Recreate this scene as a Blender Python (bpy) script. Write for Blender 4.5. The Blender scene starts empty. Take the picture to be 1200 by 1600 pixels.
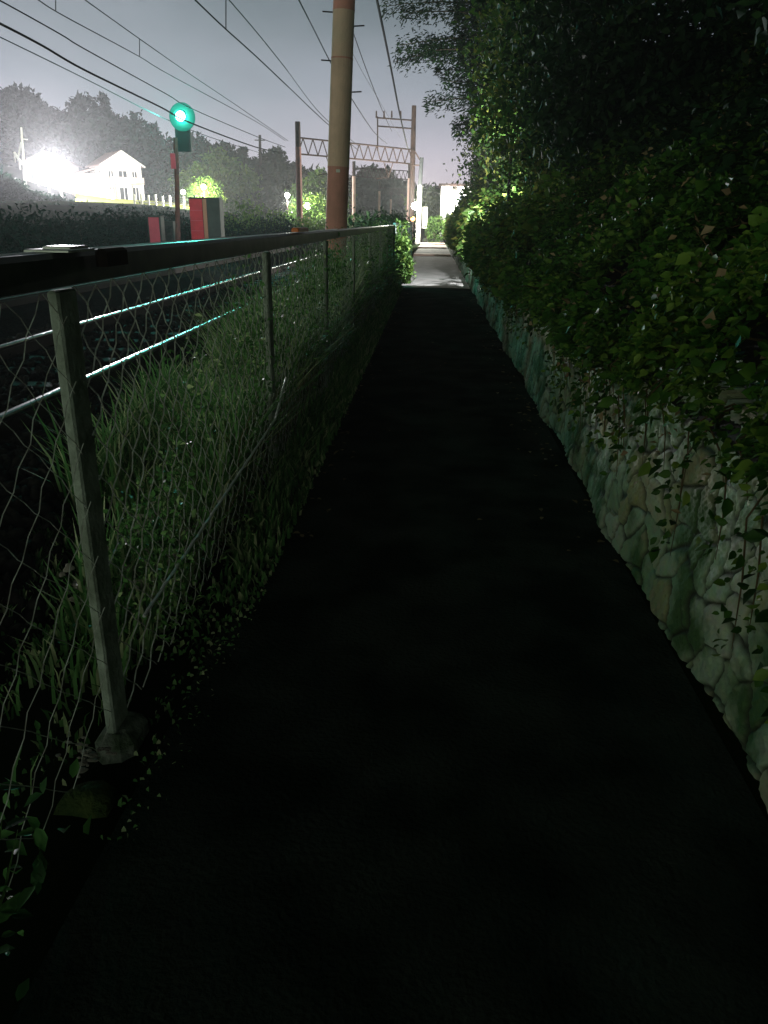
import bpy, math, random
import numpy as np
from mathutils import Vector, Matrix

rng = np.random.default_rng(7)
random.seed(7)
S = bpy.context.scene
COL = S.collection

# ------------------------------------------------------------------ camera
F, CX, CY = 1200.0, 600.0, 800.0            # focal length and centre in photo pixels (1200 x 1600)
CAMH = 1.5
wy = Vector((76, -454, 1200)).normalized()   # where the path runs to, in camera axes (right, down, forward)
wd = Vector((-50, (1.44e6 - 3800) / 454, 1200)).normalized()   # straight down
wd = (wd - wy * wd.dot(wy)).normalized()
wx = wd.cross(wy)                            # world +x
if wx.x < 0: wx = -wx
R = Matrix((wx, wy, -wd))                    # cam(r,d,f) -> world
right = R @ Vector((1, 0, 0)); down = R @ Vector((0, 1, 0)); fwd = R @ Vector((0, 0, 1))
cam_d = bpy.data.cameras.new('camera'); cam = bpy.data.objects.new('camera', cam_d); COL.objects.link(cam)
cam_d.sensor_fit = 'VERTICAL'; cam_d.sensor_height = 24; cam_d.lens = 18
cam_d.clip_start = 0.05; cam_d.clip_end = 3000
m4 = Matrix((right, -down, -fwd)).transposed().to_4x4(); m4.translation = Vector((0, 0, CAMH))
cam.matrix_world = m4
S.camera = cam

def ray(px, py): return R @ Vector(((px - CX) / F, (py - CY) / F, 1.0))
def at(px, py, Y):
    d = ray(px, py); return Vector((0, 0, CAMH)) + d * (Y / d.y)
def atX(px, py, X):
    d = ray(px, py); return Vector((0, 0, CAMH)) + d * (X / d.x)

# ------------------------------------------------------------------ sky
W = bpy.data.worlds.new("World"); S.world = W; W.use_nodes = True
nt = W.node_tree; nt.nodes.clear()
N = nt.nodes.new; L = nt.links.new
tc = N('ShaderNodeTexCoord'); sep = N('ShaderNodeSeparateXYZ'); L(tc.outputs['Generated'], sep.inputs[0])
nz = N('ShaderNodeTexNoise'); nz.inputs['Scale'].default_value = 2.2; nz.inputs['Detail'].default_value = 5
mp = N('ShaderNodeMapping'); mp.inputs['Scale'].default_value = (1, 1, 3.2); L(tc.outputs['Generated'], mp.inputs[0]); L(mp.outputs[0], nz.inputs['Vector'])
ma = N('ShaderNodeMath'); ma.operation = 'MULTIPLY_ADD'; L(nz.outputs['Fac'], ma.inputs[0]); ma.inputs[1].default_value = 0.16; L(sep.outputs['Z'], ma.inputs[2])
ms = N('ShaderNodeMath'); ms.operation = 'SUBTRACT'; L(ma.outputs[0], ms.inputs[0]); ms.inputs[1].default_value = 0.08
rp = N('ShaderNodeValToRGB'); L(ms.outputs[0], rp.inputs[0])
cr = rp.color_ramp
while len(cr.elements) < 5: cr.elements.new(0.5)
for e, (p, c) in zip(cr.elements, [(0.0, (.80, .69, .75)), (.06, (.62, .59, .68)), (.14, (.37, .41, .48)), (.25, (.13, .175, .20)), (.38, (.006, .011, .009))]):
    e.position = p; e.color = (*c, 1)
bg = N('ShaderNodeBackground'); bg.inputs['Strength'].default_value = 1.0
# added glow in the unseen sky behind left, brightens surfaces facing the viewer
dt = N('ShaderNodeVectorMath'); dt.operation = 'DOT_PRODUCT'; L(tc.outputs['Generated'], dt.inputs[0]); dt.inputs[1].default_value = (-.55, -.83, -.10)
g1 = N('ShaderNodeMapRange'); g1.interpolation_type = 'SMOOTHSTEP'; g1.inputs[1].default_value = .35; g1.inputs[2].default_value = 1.0; L(dt.outputs['Value'], g1.inputs[0])
g2 = N('ShaderNodeMapRange'); g2.interpolation_type = 'SMOOTHSTEP'; g2.inputs[1].default_value = .45; g2.inputs[2].default_value = .0; L(sep.outputs['Z'], g2.inputs[0])
g3 = N('ShaderNodeMath'); g3.operation = 'MULTIPLY'; L(g1.outputs[0], g3.inputs[0]); L(g2.outputs[0], g3.inputs[1])
g4 = N('ShaderNodeMix'); g4.data_type = 'RGBA'; g4.blend_type = 'ADD'; g4.inputs[7].default_value = (1.15, 1.40, .80, 1); L(g3.outputs[0], g4.inputs[0]); L(rp.outputs[0], g4.inputs[6])
wo = N('ShaderNodeOutputWorld'); L(g4.outputs[2], bg.inputs[0]); L(bg.outputs[0], wo.inputs[0])
S.view_settings.view_transform = 'Standard'; S.view_settings.look = 'None'
S.view_settings.exposure = 0.0; S.view_settings.gamma = 1.0
S.cycles.volume_bounces = 0
S.cycles.max_bounces = 6
S.cycles.diffuse_bounces = 2
S.cycles.sample_clamp_indirect = 3.0

# ------------------------------------------------------------------ helpers
def tag(o, label=None, cat=None, group=None, kind=None):
    if label: o['label'] = label
    if cat: o['category'] = cat
    if group: o['group'] = group
    if kind: o['kind'] = kind
    return o
def empty(name, loc, label, cat, group=None, rz=0):
    o = bpy.data.objects.new(name, None); COL.objects.link(o); o.location = loc; o.rotation_euler.z = rz
    o.empty_display_size = .2
    return tag(o, label, cat, group)

def mat(name, col, rough=.8, metal=0, noise=None, bump=0, bscale=30, emit=None, estr=0, spec=.4, coord='Object'):
    m = bpy.data.materials.new(name); m.use_nodes = True
    t = m.node_tree; b = t.nodes['Principled BSDF']
    b.inputs['Base Color'].default_value = (*col, 1); b.inputs['Roughness'].default_value = rough
    b.inputs['Metallic'].default_value = metal; b.inputs['Specular IOR Level'].default_value = spec
    if noise or bump:
        c = t.nodes.new('ShaderNodeTexCoord')
    if noise:
        sc, col2 = noise[0], noise[1]
        n = t.nodes.new('ShaderNodeTexNoise'); n.inputs['Scale'].default_value = sc; n.inputs['Detail'].default_value = 6
        t.links.new(c.outputs[coord], n.inputs['Vector'])
        r = t.nodes.new('ShaderNodeValToRGB'); r.color_ramp.elements[0].position = .38; r.color_ramp.elements[1].position = .62
        r.color_ramp.elements[0].color = (*col, 1); r.color_ramp.elements[1].color = (*col2, 1)
        t.links.new(n.outputs['Fac'], r.inputs[0]); t.links.new(r.outputs[0], b.inputs['Base Color'])
    if bump:
        n2 = t.nodes.new('ShaderNodeTexNoise'); n2.inputs['Scale'].default_value = bscale; n2.inputs['Detail'].default_value = 8
        t.links.new(c.outputs[coord], n2.inputs['Vector'])
        bp = t.nodes.new('ShaderNodeBump'); bp.inputs['Strength'].default_value = bump; bp.inputs['Distance'].default_value = .02
        t.links.new(n2.outputs['Fac'], bp.inputs['Height']); t.links.new(bp.outputs[0], b.inputs['Normal'])
    if emit:
        b.inputs['Emission Color'].default_value = (*emit, 1); b.inputs['Emission Strength'].default_value = estr
    return m

def leafmat(name, c1, c2, c3, rough=.5):
    m = bpy.data.materials.new(name); m.use_nodes = True
    t = m.node_tree; b = t.nodes['Principled BSDF']
    a = t.nodes.new('ShaderNodeAttribute'); a.attribute_name = 'tint'
    r = t.nodes.new('ShaderNodeValToRGB'); r.color_ramp.elements.new(.5)
    for e, c, p in zip(r.color_ramp.elements, (c1, c2, c3), (0.0, .6, 1.0)): e.color = (*c, 1); e.position = p
    t.links.new(a.outputs['Fac'], r.inputs[0]); t.links.new(r.outputs[0], b.inputs['Base Color'])
    b.inputs['Roughness'].default_value = rough; b.inputs['Specular IOR Level'].default_value = .18
    tr = t.nodes.new('ShaderNodeBsdfTranslucent'); t.links.new(r.outputs[0], tr.inputs[0])
    mx = t.nodes.new('ShaderNodeMixShader'); mx.inputs[0].default_value = .22
    t.links.new(b.outputs[0], mx.inputs[1]); t.links.new(tr.outputs[0], mx.inputs[2])
    t.links.new(mx.outputs[0], t.nodes['Material Output'].inputs['Surface'])
    return m

M = dict(
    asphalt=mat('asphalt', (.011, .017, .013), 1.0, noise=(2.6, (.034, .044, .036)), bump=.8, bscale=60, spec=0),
    lit_path=mat('lit_path_pale', (.15, .145, .135), .9, noise=(2.2, (.09, .088, .08)), bump=.4, bscale=50),
    earth=mat('earth', (.012, .011, .008), .95, noise=(2.5, (.008, .012, .005)), bump=.6, bscale=14),
    far_ground=mat('far_ground', (.008, .012, .006), 1.0, spec=0, noise=(.3, (.014, .022, .009))),
    lawn=mat('lawn', (.28, .33, .05), .9, noise=(.8, (.36, .38, .07)), bump=.4, bscale=9),
    ballast=mat('ballast', (.006, .006, .006), 1.0, spec=0, noise=(18, (.018, .016, .014)), bump=1, bscale=40),
    dark_stone=mat('ballast_stone', (.012, .012, .012), 1.0, spec=.05, noise=(9, (.035, .032, .028))),
    rock=mat('rock', (.20, .18, .16), .9, noise=(9, (.42, .37, .33)), bump=.4, bscale=60),
    rail=mat('rail_steel', (.34, .34, .34), .30, 1.0, noise=(6, (.22, .21, .20))),
    rust=mat('rail_rust', (.02, .014, .01), .9, .1, noise=(20, (.03, .02, .015))),
    sleeper=mat('sleeper', (.03, .028, .026), .9, noise=(6, (.05, .045, .04)), bump=.4),
    galv=mat('galvanised', (.42, .44, .43), .42, .75, noise=(14, (.3, .32, .31)), bump=.1),
    wire=mat('fence_wire', (.60, .64, .60), .5, .25, noise=(30, (.35, .34, .30))),
    post=mat('fence_post', (.32, .37, .32), .85, 0, noise=(9, (.16, .19, .15)), bump=.5, bscale=40),
    dark_steel=mat('dark_steel', (.025, .035, .036), .4, .4, noise=(12, (.07, .07, .07))),
    conc=mat('concrete', (.74, .50, .40), .85, noise=(3, (.60, .41, .33)), bump=.4, bscale=24),
    conc_pink=mat('concrete_pink', (.66, .29, .25), .8, noise=(3, (.54, .25, .21)), bump=.35, bscale=24),
    conc_green=mat('concrete_mossy', (.62, .46, .37), .85, noise=(3, (.68, .46, .37)), bump=.4, bscale=24),
    red_steel=mat('primer_steel', (.17, .07, .055), .8, .0, noise=(5, (.10, .05, .045))),
    bright_steel=mat('bright_steel', (.9, .9, .9), .42, .45),
    grey_steel=mat('grey_steel', (.028, .020, .018), .8, 0, spec=.1, noise=(6, (.045, .028, .024))),
    cable=mat('cable', (.02, .02, .025), .9, spec=.1),
    cable_grey=mat('cable_worn', (.07, .075, .08), .9, spec=.1),
    moss=mat('moss', (.03, .06, .012), .95, noise=(20, (.06, .09, .02)), bump=1, bscale=50),
    lichen=mat('lichen_concrete', (.24, .26, .23), .9, noise=(16, (.06, .09, .05)), bump=.8, bscale=40),
    red=mat('red_lit_paint', (.62, .035, .06), .5, noise=(3, (.5, .03, .05))),  # red of the cabinet front stands in for red light on it
    pink=mat('pink_lit_paint', (.62, .10, .15), .6, noise=(2, (.52, .08, .12))),  # paler version of that red light, put into the paint
    tan=mat('tan_metal', (.45, .24, .15), .6),
    grey=mat('cabinet_grey', (.05, .065, .058), .7, noise=(3, (.035, .045, .04))),
    black=mat('black_paint', (.015, .018, .02), .6),
    white=mat('white_paint', (.80, .78, .75), .7, noise=(2, (.70, .68, .64))),
    cream=mat('cream_render', (.62, .50, .42), .85, noise=(1.2, (.54, .43, .36)), bump=.1),
    roof=mat('roof_tile', (.42, .30, .29), .7, noise=(5, (.34, .24, .23)), bump=.4, bscale=10),
    glass=mat('dark_glass', (.03, .035, .04), .08, spec=.6),
    bark=mat('bark', (.06, .045, .03), .95, noise=(8, (.10, .08, .055)), bump=.8, bscale=20),
    orange=mat('orange_glint', (.75, .20, .05), .45),
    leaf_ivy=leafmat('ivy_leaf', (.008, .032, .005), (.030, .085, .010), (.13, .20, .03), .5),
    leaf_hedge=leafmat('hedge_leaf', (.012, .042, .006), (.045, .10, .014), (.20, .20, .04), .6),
    leaf_dark=leafmat('dark_shaded_leaf', (.004, .016, .005), (.009, .030, .009), (.025, .06, .015), .7),  # dark leaf set; shade on the near bank and trees is in the colour
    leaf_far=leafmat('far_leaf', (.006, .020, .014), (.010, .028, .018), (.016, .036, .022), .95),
    leaf_lit=leafmat('lit_leaf', (.05, .11, .025), (.09, .18, .035), (.18, .26, .05), .6),  # lighter leaf set, lamp light put into the colour of lit plants
    leaf_dry=leafmat('dry_leaf', (.10, .07, .035), (.17, .12, .06), (.26, .20, .11), .7),
    grass=leafmat('grass_blade', (.05, .15, .04), (.15, .32, .10), (.58, .60, .36), .6),
    leaf_weed=leafmat('weed_leaf', (.02, .07, .02), (.10, .24, .06), (.50, .58, .28), .5),
)

class MB:
    """collects polygons, then links them as one mesh object"""
    def __init__(s): s.v = []; s.f = []; s.n = 0
    def add(s, v, f):
        s.v += [tuple(p) for p in v]; s.f += [tuple(i + s.n for i in q) for q in f]; s.n += len(v)
    def box(s, c, d, rot=None, bev=0):
        c = Vector(c); x, y, z = d[0] / 2, d[1] / 2, d[2] / 2
        if bev:
            b = min(bev, x * .9, y * .9)
            ring = [(x - b, -y), (x, -y + b), (x, y - b), (x - b, y), (-x + b, y), (-x, y - b), (-x, -y + b), (-x + b, -y)]
            zs = [(-z, 0), (z - b, 0), (z, b)]
            vs = []
            for zz, ins in zs:
                for a, bb in ring: vs.append(Vector((a * (1 - ins / max(x, 1e-6)), bb * (1 - ins / max(y, 1e-6)), zz)))
            fs = [tuple(range(7, -1, -1)), tuple(range(16, 24))]
            for k in range(2):
                for i in range(8):
                    j = (i + 1) % 8; fs.append((k * 8 + i, k * 8 + j, k * 8 + 8 + j, k * 8 + 8 + i))
        else:
            vs = [Vector((i * x, j * y, k * z)) for k in (-1, 1) for j in (-1, 1) for i in (-1, 1)]
            fs = [(0, 2, 3, 1), (4, 5, 7, 6), (0, 1, 5, 4), (2, 6, 7, 3), (0, 4, 6, 2), (1, 3, 7, 5)]
        if rot is not None: vs = [rot @ p for p in vs]
        s.add([p + c for p in vs], fs); return s
    def tube(s, pts, r, n=6, cap=True):
        pts = [Vector(p) for p in pts]
        rs = r if isinstance(r, (list, tuple)) else [r] * len(pts)
        base = s.n; V = []
        up = None
        for i, p in enumerate(pts):
            t = (pts[min(i + 1, len(pts) - 1)] - pts[max(i - 1, 0)]).normalized()
            if up is None:
                up = Vector((0, 0, 1)) if abs(t.z) < .9 else Vector((1, 0, 0))
            a = t.cross(up).normalized(); b = a.cross(t).normalized(); up = b
            for k in range(n):
                g = 2 * math.pi * k / n
                V.append(p + (a * math.cos(g) + b * math.sin(g)) * rs[i])
        Fc = []
        for i in range(len(pts) - 1):
            for k in range(n):
                q = (k + 1) % n; Fc.append((i * n + k, i * n + q, (i + 1) * n + q, (i + 1) * n + k))
        if cap: Fc.append(tuple(range(n - 1, -1, -1))); Fc.append(tuple((len(pts) - 1) * n + k for k in range(n)))
        s.add(V, Fc); return s
    def prism(s, poly, z0, z1):
        n = len(poly)
        s.add([Vector((x, y, z0)) for x, y in poly] + [Vector((x, y, z1)) for x, y in poly],
              [tuple(range(n - 1, -1, -1)), tuple(range(n, 2 * n))] + [(i, (i + 1) % n, n + (i + 1) % n, n + i) for i in range(n)])
        return s
    def sphere(s, c, r, seg=12, rings=8, sc=(1, 1, 1)):
        c = Vector(c); V = [c + Vector((0, 0, -r * sc[2]))]
        for i in range(1, rings):
            ph = -math.pi / 2 + math.pi * i / rings
            for k in range(seg):
                g = 2 * math.pi * k / seg
                V.append(c + Vector((math.cos(ph) * math.cos(g) * r * sc[0], math.cos(ph) * math.sin(g) * r * sc[1], math.sin(ph) * r * sc[2])))
        V.append(c + Vector((0, 0, r * sc[2])))
        Fc = [(0, 1 + (k + 1) % seg, 1 + k) for k in range(seg)]
        for i in range(rings - 2):
            for k in range(seg):
                a = 1 + i * seg; q = (k + 1) % seg; Fc.append((a + k, a + q, a + seg + q, a + seg + k))
        a = 1 + (rings - 2) * seg; Fc += [(a + k, a + (k + 1) % seg, len(V) - 1) for k in range(seg)]
        s.add(V, Fc); return s
    def build(s, name, m, parent=None, smooth=False):
        me = bpy.data.meshes.new(name); me.from_pydata([tuple(v) for v in s.v], [], s.f); me.update()
        me.materials.append(m)
        if smooth: me.polygons.foreach_set('use_smooth', [True] * len(me.polygons))
        o = bpy.data.objects.new(name, me); COL.objects.link(o)
        if parent: o.parent = parent
        return o

def npmesh(name, V, Fq, m, tint=None, parent=None, smooth=False):
    """V (n,3), Fq (k,q) all faces with the same corner count; tint per vertex"""
    me = bpy.data.meshes.new(name); q = Fq.shape[1]
    me.vertices.add(len(V)); me.vertices.foreach_set('co', V.astype(np.float32).ravel())
    me.loops.add(Fq.size); me.loops.foreach_set('vertex_index', Fq.astype(np.int32).ravel())
    me.polygons.add(len(Fq)); me.polygons.foreach_set('loop_start', np.arange(0, Fq.size, q, dtype=np.int32))
    try: me.polygons.foreach_set('loop_total', np.full(len(Fq), q, np.int32))
    except Exception: pass
    me.update(calc_edges=True)
    if tint is not None:
        a = me.attributes.new('tint', 'FLOAT', 'POINT'); a.data.foreach_set('value', tint.astype(np.float32))
    if smooth: me.polygons.foreach_set('use_smooth', np.ones(len(Fq), bool))
    me.materials.append(m); me.validate()
    o = bpy.data.objects.new(name, me); COL.objects.link(o)
    if parent: o.parent = parent
    return o

def leaves_geo(P, size, tint, up=.35, aspect=.55, droop=None, dirs=None):
    """folded kite leaves at points P; size (n,)"""
    n = len(P)
    d = rng.normal(size=(n, 3)) if dirs is None else dirs + rng.normal(size=(n, 3)) * .5
    if droop is not None: d[:, 2] -= droop
    d /= np.linalg.norm(d, axis=1)[:, None] + 1e-9
    u = rng.normal(size=(n, 3)); u[:, 2] += up * 3
    s = np.cross(d, u); s /= np.linalg.norm(s, axis=1)[:, None] + 1e-9
    nn = np.cross(s, d)
    L_ = size[:, None]; w = L_ * aspect * .5
    tip = P + d * L_ - nn * L_ * .12
    mid = P + d * L_ * .45
    a = mid + s * w + nn * L_ * .1; b = mid - s * w + nn * L_ * .1
    V = np.stack([P, a, tip, b], 1).reshape(-1, 3)
    i = np.arange(n)[:, None] * 4
    Fc = np.concatenate([np.hstack([i, i + 1, i + 2]), np.hstack([i, i + 2, i + 3])])
    return V, Fc, np.repeat(tint, 4)

def leaves6(P, size, tint, up=.35, aspect=.55, droop=None, dirs=None):
    """pointed oval leaves folded along the midrib"""
    V, Fc, T = leaves_geo(P, size, tint, up, aspect, droop, dirs)
    q = V.reshape(-1, 4, 3); p, a, tip, b = q[:, 0], q[:, 1], q[:, 2], q[:, 3]
    m = p + (tip - p) * .45
    W_ = np.stack([p, m + (a - m) * .85 - (tip - p) * .22, m + (a - m) + (tip - p) * .12, tip, m + (b - m) + (tip - p) * .12, m + (b - m) * .85 - (tip - p) * .22], 1).reshape(-1, 3)
    i = np.arange(len(p))[:, None] * 6
    Fn = np.concatenate([np.hstack([i, i + 1, i + 2]), np.hstack([i, i + 2, i + 3]), np.hstack([i, i + 3, i + 4]), np.hstack([i, i + 4, i + 5])])
    return W_, Fn, np.repeat(tint, 6)

def crown_points(blobs, per, hollow=.55):
    """points in the outer part of several ellipsoids, grouped in clumps"""
    out = []; tint = []
    for (c, r) in blobs:
        c = np.array(c); r = np.array(r)
        nc = max(3, per // 26)
        q = rng.normal(size=(nc, 3)); q /= np.linalg.norm(q, axis=1)[:, None]
        q *= (hollow + (1.06 - hollow) * rng.random(nc) ** .6)[:, None]
        cl = c + q * r
        t = rng.random(nc)
        k = rng.integers(0, nc, per)
        sp = .17 * float(r.mean())
        p = cl[k] + rng.normal(size=(per, 3)) * sp * np.array([1, 1, .7])
        out.append(p); tint.append(np.clip(t[k] * .65 + rng.random(per) * .4, 0, 1))
    return np.concatenate(out), np.concatenate(tint)

# ------------------------------------------------------------------ ground
def slope_z(x):       # bank on the right above the stone wall
    return np.interp(x, [1.02, 1.6, 2.6, 4.0, 7.0, 12, 40], [.82, 1.1, 1.95, 3.2, 4.6, 5.5, 6.5])

path = MB()
ys = [-4 + i * 1.0 for i in range(0, 44)] + [45, 60, 80, 120]
V, Fc = [], []
def path_edge(y): return (-.80 + .03 * math.sin(y * .7), .955)
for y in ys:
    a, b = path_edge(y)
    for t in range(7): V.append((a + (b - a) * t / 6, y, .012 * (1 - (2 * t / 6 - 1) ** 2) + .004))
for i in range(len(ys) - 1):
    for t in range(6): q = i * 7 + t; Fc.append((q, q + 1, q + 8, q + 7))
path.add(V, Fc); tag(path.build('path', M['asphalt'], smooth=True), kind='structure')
pv = MB(); V = []; yp = [19.05 + i * 1.0 for i in range(60)]  # paler path from the fence end; lamp pool partly put into its colour
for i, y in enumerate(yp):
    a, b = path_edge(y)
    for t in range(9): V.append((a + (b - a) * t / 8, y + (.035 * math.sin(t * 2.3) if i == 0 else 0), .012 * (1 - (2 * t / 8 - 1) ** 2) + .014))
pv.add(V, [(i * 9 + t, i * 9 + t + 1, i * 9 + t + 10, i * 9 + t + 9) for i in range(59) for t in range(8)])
tag(pv.build('path', M['lit_path'], smooth=True), kind='structure')

# one ground sheet: level by the tracks, rising to the hill on the left and behind the bank on the right
def ground_h(x, y):
    h = 0
    if x < -.85: h = -.02 - .10 * min(1, (-.85 - x) / .5)
    if x < -12.5:
        t = min(1, (-12.5 - x) / 22); t = t * t * (3 - 2 * t); h = -.1 + 3.0 * t * min(1, max(0, (y - 20) / 60))
    if x < -45: h += min(22, (-45 - x) * .28) * min(1, max(0, (y - 40) / 60))
    if y > 120 and x < -8: h += min(1, (y - 120) / 80) * min(9, (-8 - x) * .25)
    if x > .95: h = -.05
    return h
xs = [-420, -300, -220, -160, -120, -100, -85, -75, -65, -58, -52, -47, -43, -39, -35, -31, -27, -23, -19, -16, -14, -12.5, -11, -8, -5, -3, -2, -1.4, -1.1, -.86, -.5, 0, .5, .95, 3, 8, 20, 60, 200, 420]
yy = [-60, -30, -10, -4, 0, 2, 4, 7, 10, 14, 18, 23, 28, 34, 40, 47, 54, 62, 70, 78, 86, 94, 102, 110, 118, 126, 136, 150, 170, 200, 240, 320, 500, 900]
g = MB(); V = [(x, y, ground_h(x, y)) for y in yy for x in xs]; n = len(xs)
Fc = [(j * n + i, j * n + i + 1, (j + 1) * n + i + 1, (j + 1) * n + i) for j in range(len(yy) - 1) for i in range(n - 1)]
g.add(V, Fc); tag(g.build('ground', M['far_ground'], smooth=True), kind='structure')

# bank on the right: earth slope
bx = [1.0, 1.3, 1.6, 2.0, 2.6, 3.2, 4.0, 5.5, 7, 12, 40]; by = [-6 + .75 * i for i in range(0, 90)] + [80, 120, 200]
V = []
for y in by:
    for x in bx:
        z = float(slope_z(x)) + (0.12 * math.sin(x * 3.1 + y * .8) + .1 * math.sin(y * 1.9 + x)) * min(1, (x - 1.0) * 1.2)
        fade = 1 if y < 55 else max(.25, 1 - (y - 55) / 60)
        V.append((x, y, z * fade))
n = len(bx)
b_ = MB(); b_.add(V, [(j * n + i, j * n + i + 1, (j + 1) * n + i + 1, (j + 1) * n + i) for j in range(len(by) - 1) for i in range(n - 1)])
tag(b_.build('hillside', M['earth'], smooth=True), kind='structure')

# ------------------------------------------------------------------ stone retaining wall (real relief)
def stone_strip(y0, y1, res, h=.92):
    ny = int((y1 - y0) / res) + 1; nzz = int(h / res) + 1
    Y, Z = np.meshgrid(np.linspace(y0, y1, ny), np.linspace(-.06, h, nzz), indexing='ij')
    return Y, Z
cell = .165
def wall_stones(Y, Z):
    # warped jittered cells: distance to nearest and second nearest stone centre
    wy_ = Y + .035 * np.sin(Z * 17 + Y * 5) + .02 * np.sin(Y * 23); wz_ = Z + .03 * np.sin(Y * 13) + .015 * np.sin(Z * 31 + Y * 9)
    gy = np.floor(wy_ / cell).astype(int); gz = np.floor(wz_ / (cell * .82)).astype(int)
    d1 = np.full(Y.shape, 9.); d2 = np.full(Y.shape, 9.); idn = np.zeros(Y.shape)
    def h2(a, b, k): 
        v = np.sin(a * 127.1 + b * 311.7 + k * 74.7) * 43758.5453; return v - np.floor(v)
    for oy in (-2, -1, 0, 1, 2):
        for oz in (-2, -1, 0, 1, 2):
            a = gy + oy; b = gz + oz
            cy = (a + .5 + (h2(a, b, 1) - .5) * .75) * cell; cz = (b + .5 + (h2(a, b, 2) - .5) * .75) * cell * .82
            d = np.maximum(np.hypot(wy_ - cy, wz_ - cz), 1.08 * np.maximum(abs(wy_ - cy), abs(wz_ - cz)))
            i_ = h2(a, b, 3)
            nw = d < d1
            d2 = np.where(nw, d1, np.minimum(d2, d)); idn = np.where(nw, i_, idn); d1 = np.where(nw, d, d1)
    edge = d2 - d1
    k = np.clip(edge / .026, 0, 1); k = k * k * (3 - 2 * k)
    rough = .002 * np.sin(Y * 71 + Z * 40 + idn * 50) + .002 * np.sin(Z * 120 - Y * 50 + idn * 20) + .003 * np.sin(Y * 190 + idn * 9) * np.sin(Z * 170)
    dome = np.clip(edge / .09, 0, 1); rel = .003 * dome * (2 - dome) + k * (.009 + .010 * idn) + rough * k + .02 * np.sin(Y * 2.1) + .015 * np.sin(Y * 5.3 + Z * 4)
    return rel, .15 + .85 * idn, k
m = bpy.data.materials.new('rubble_stone'); m.use_nodes = True; t = m.node_tree; b = t.nodes['Principled BSDF']
a = t.nodes.new('ShaderNodeAttribute'); a.attribute_name = 'tint'
r = t.nodes.new('ShaderNodeValToRGB'); r.color_ramp.interpolation = 'LINEAR'
for _ in range(3): r.color_ramp.elements.new(.5)
for e, p, c in zip(r.color_ramp.elements, (0, .15, .45, .75, 1), ((.012, .014, .010), (.22, .32, .18), (.36, .46, .33), (.30, .30, .15), (.42, .50, .38))): e.position = p; e.color = (*c, 1)
c = t.nodes.new('ShaderNodeTexCoord'); n1 = t.nodes.new('ShaderNodeTexNoise'); n1.inputs['Scale'].default_value = 22; n1.inputs['Detail'].default_value = 8
t.links.new(c.outputs['Object'], n1.inputs['Vector'])
n2 = t.nodes.new('ShaderNodeTexNoise'); n2.inputs['Scale'].default_value = 2.4; n2.inputs['Detail'].default_value = 7; t.links.new(c.outputs['Object'], n2.inputs['Vector'])
mr = t.nodes.new('ShaderNodeMapRange'); mr.inputs[1].default_value = .50; mr.inputs[2].default_value = .60; t.links.new(n2.outputs['Fac'], mr.inputs[0])
mx = t.nodes.new('ShaderNodeMix'); mx.data_type = 'RGBA'; mx.blend_type = 'MULTIPLY'; mx.inputs[0].default_value = .45
t.links.new(a.outputs['Fac'], r.inputs[0]); t.links.new(r.outputs[0], mx.inputs[6]); t.links.new(n1.outputs['Color'], mx.inputs[7])
mo = t.nodes.new('ShaderNodeMix'); mo.data_type = 'RGBA'; mo.inputs[7].default_value = (.045, .10, .03, 1)
t.links.new(mr.outputs[0], mo.inputs[0]); t.links.new(mx.outputs[2], mo.inputs[6])
aj = t.nodes.new('ShaderNodeAttribute'); aj.attribute_name = 'joint'; mj = t.nodes.new('ShaderNodeMix'); mj.data_type = 'RGBA'; mj.inputs[6].default_value = (.018, .022, .012, 1)
t.links.new(aj.outputs['Fac'], mj.inputs[0]); t.links.new(mo.outputs[2], mj.inputs[7]); t.links.new(mj.outputs[2], b.inputs['Base Color'])
b.inputs['Roughness'].default_value = .85
bp = t.nodes.new('ShaderNodeBump'); bp.inputs['Strength'].default_value = 1.0; bp.inputs['Distance'].default_value = .02
t.links.new(n1.outputs['Fac'], bp.inputs['Height']); t.links.new(bp.outputs[0], b.inputs['Normal'])
M['stone'] = m
wall_root = empty('stone_wall', (.95, 0, 0), 'low rubble stone retaining wall with dark joints along the right edge of the path', 'wall')
for (y0, y1, res) in ((-1.2, 3.6, .0058), (3.6, 12, .014), (12, 46, .04)):
    Y, Z = stone_strip(y0, y1, res)
    rel, tint, jk = wall_stones(Y, Z)
    X = .985 + Z * .10 - rel - .95
    Vn = np.stack([X, Y, Z], -1); ny, nzz = Y.shape
    # coping: fold the top row back into the bank
    top = Vn[:, -1:, :].copy(); top[:, :, 0] += .35; top[:, :, 2] += .02
    Vn = np.concatenate([Vn, top], 1); tint = np.concatenate([tint, tint[:, -1:]], 1); jk = np.concatenate([jk, jk[:, -1:]], 1); nzz += 1
    idx = np.arange(ny * nzz).reshape(ny, nzz)
    Fq = np.stack([idx[:-1, :-1], idx[:-1, 1:], idx[1:, 1:], idx[1:, :-1]], -1).reshape(-1, 4)
    wf = npmesh('wall_face', Vn.reshape(-1, 3), Fq, M['stone'], tint.ravel(), wall_root, smooth=True)
    ja = wf.data.attributes.new('joint', 'FLOAT', 'POINT'); ja.data.foreach_set('value', jk.ravel().astype(np.float32))

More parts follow.
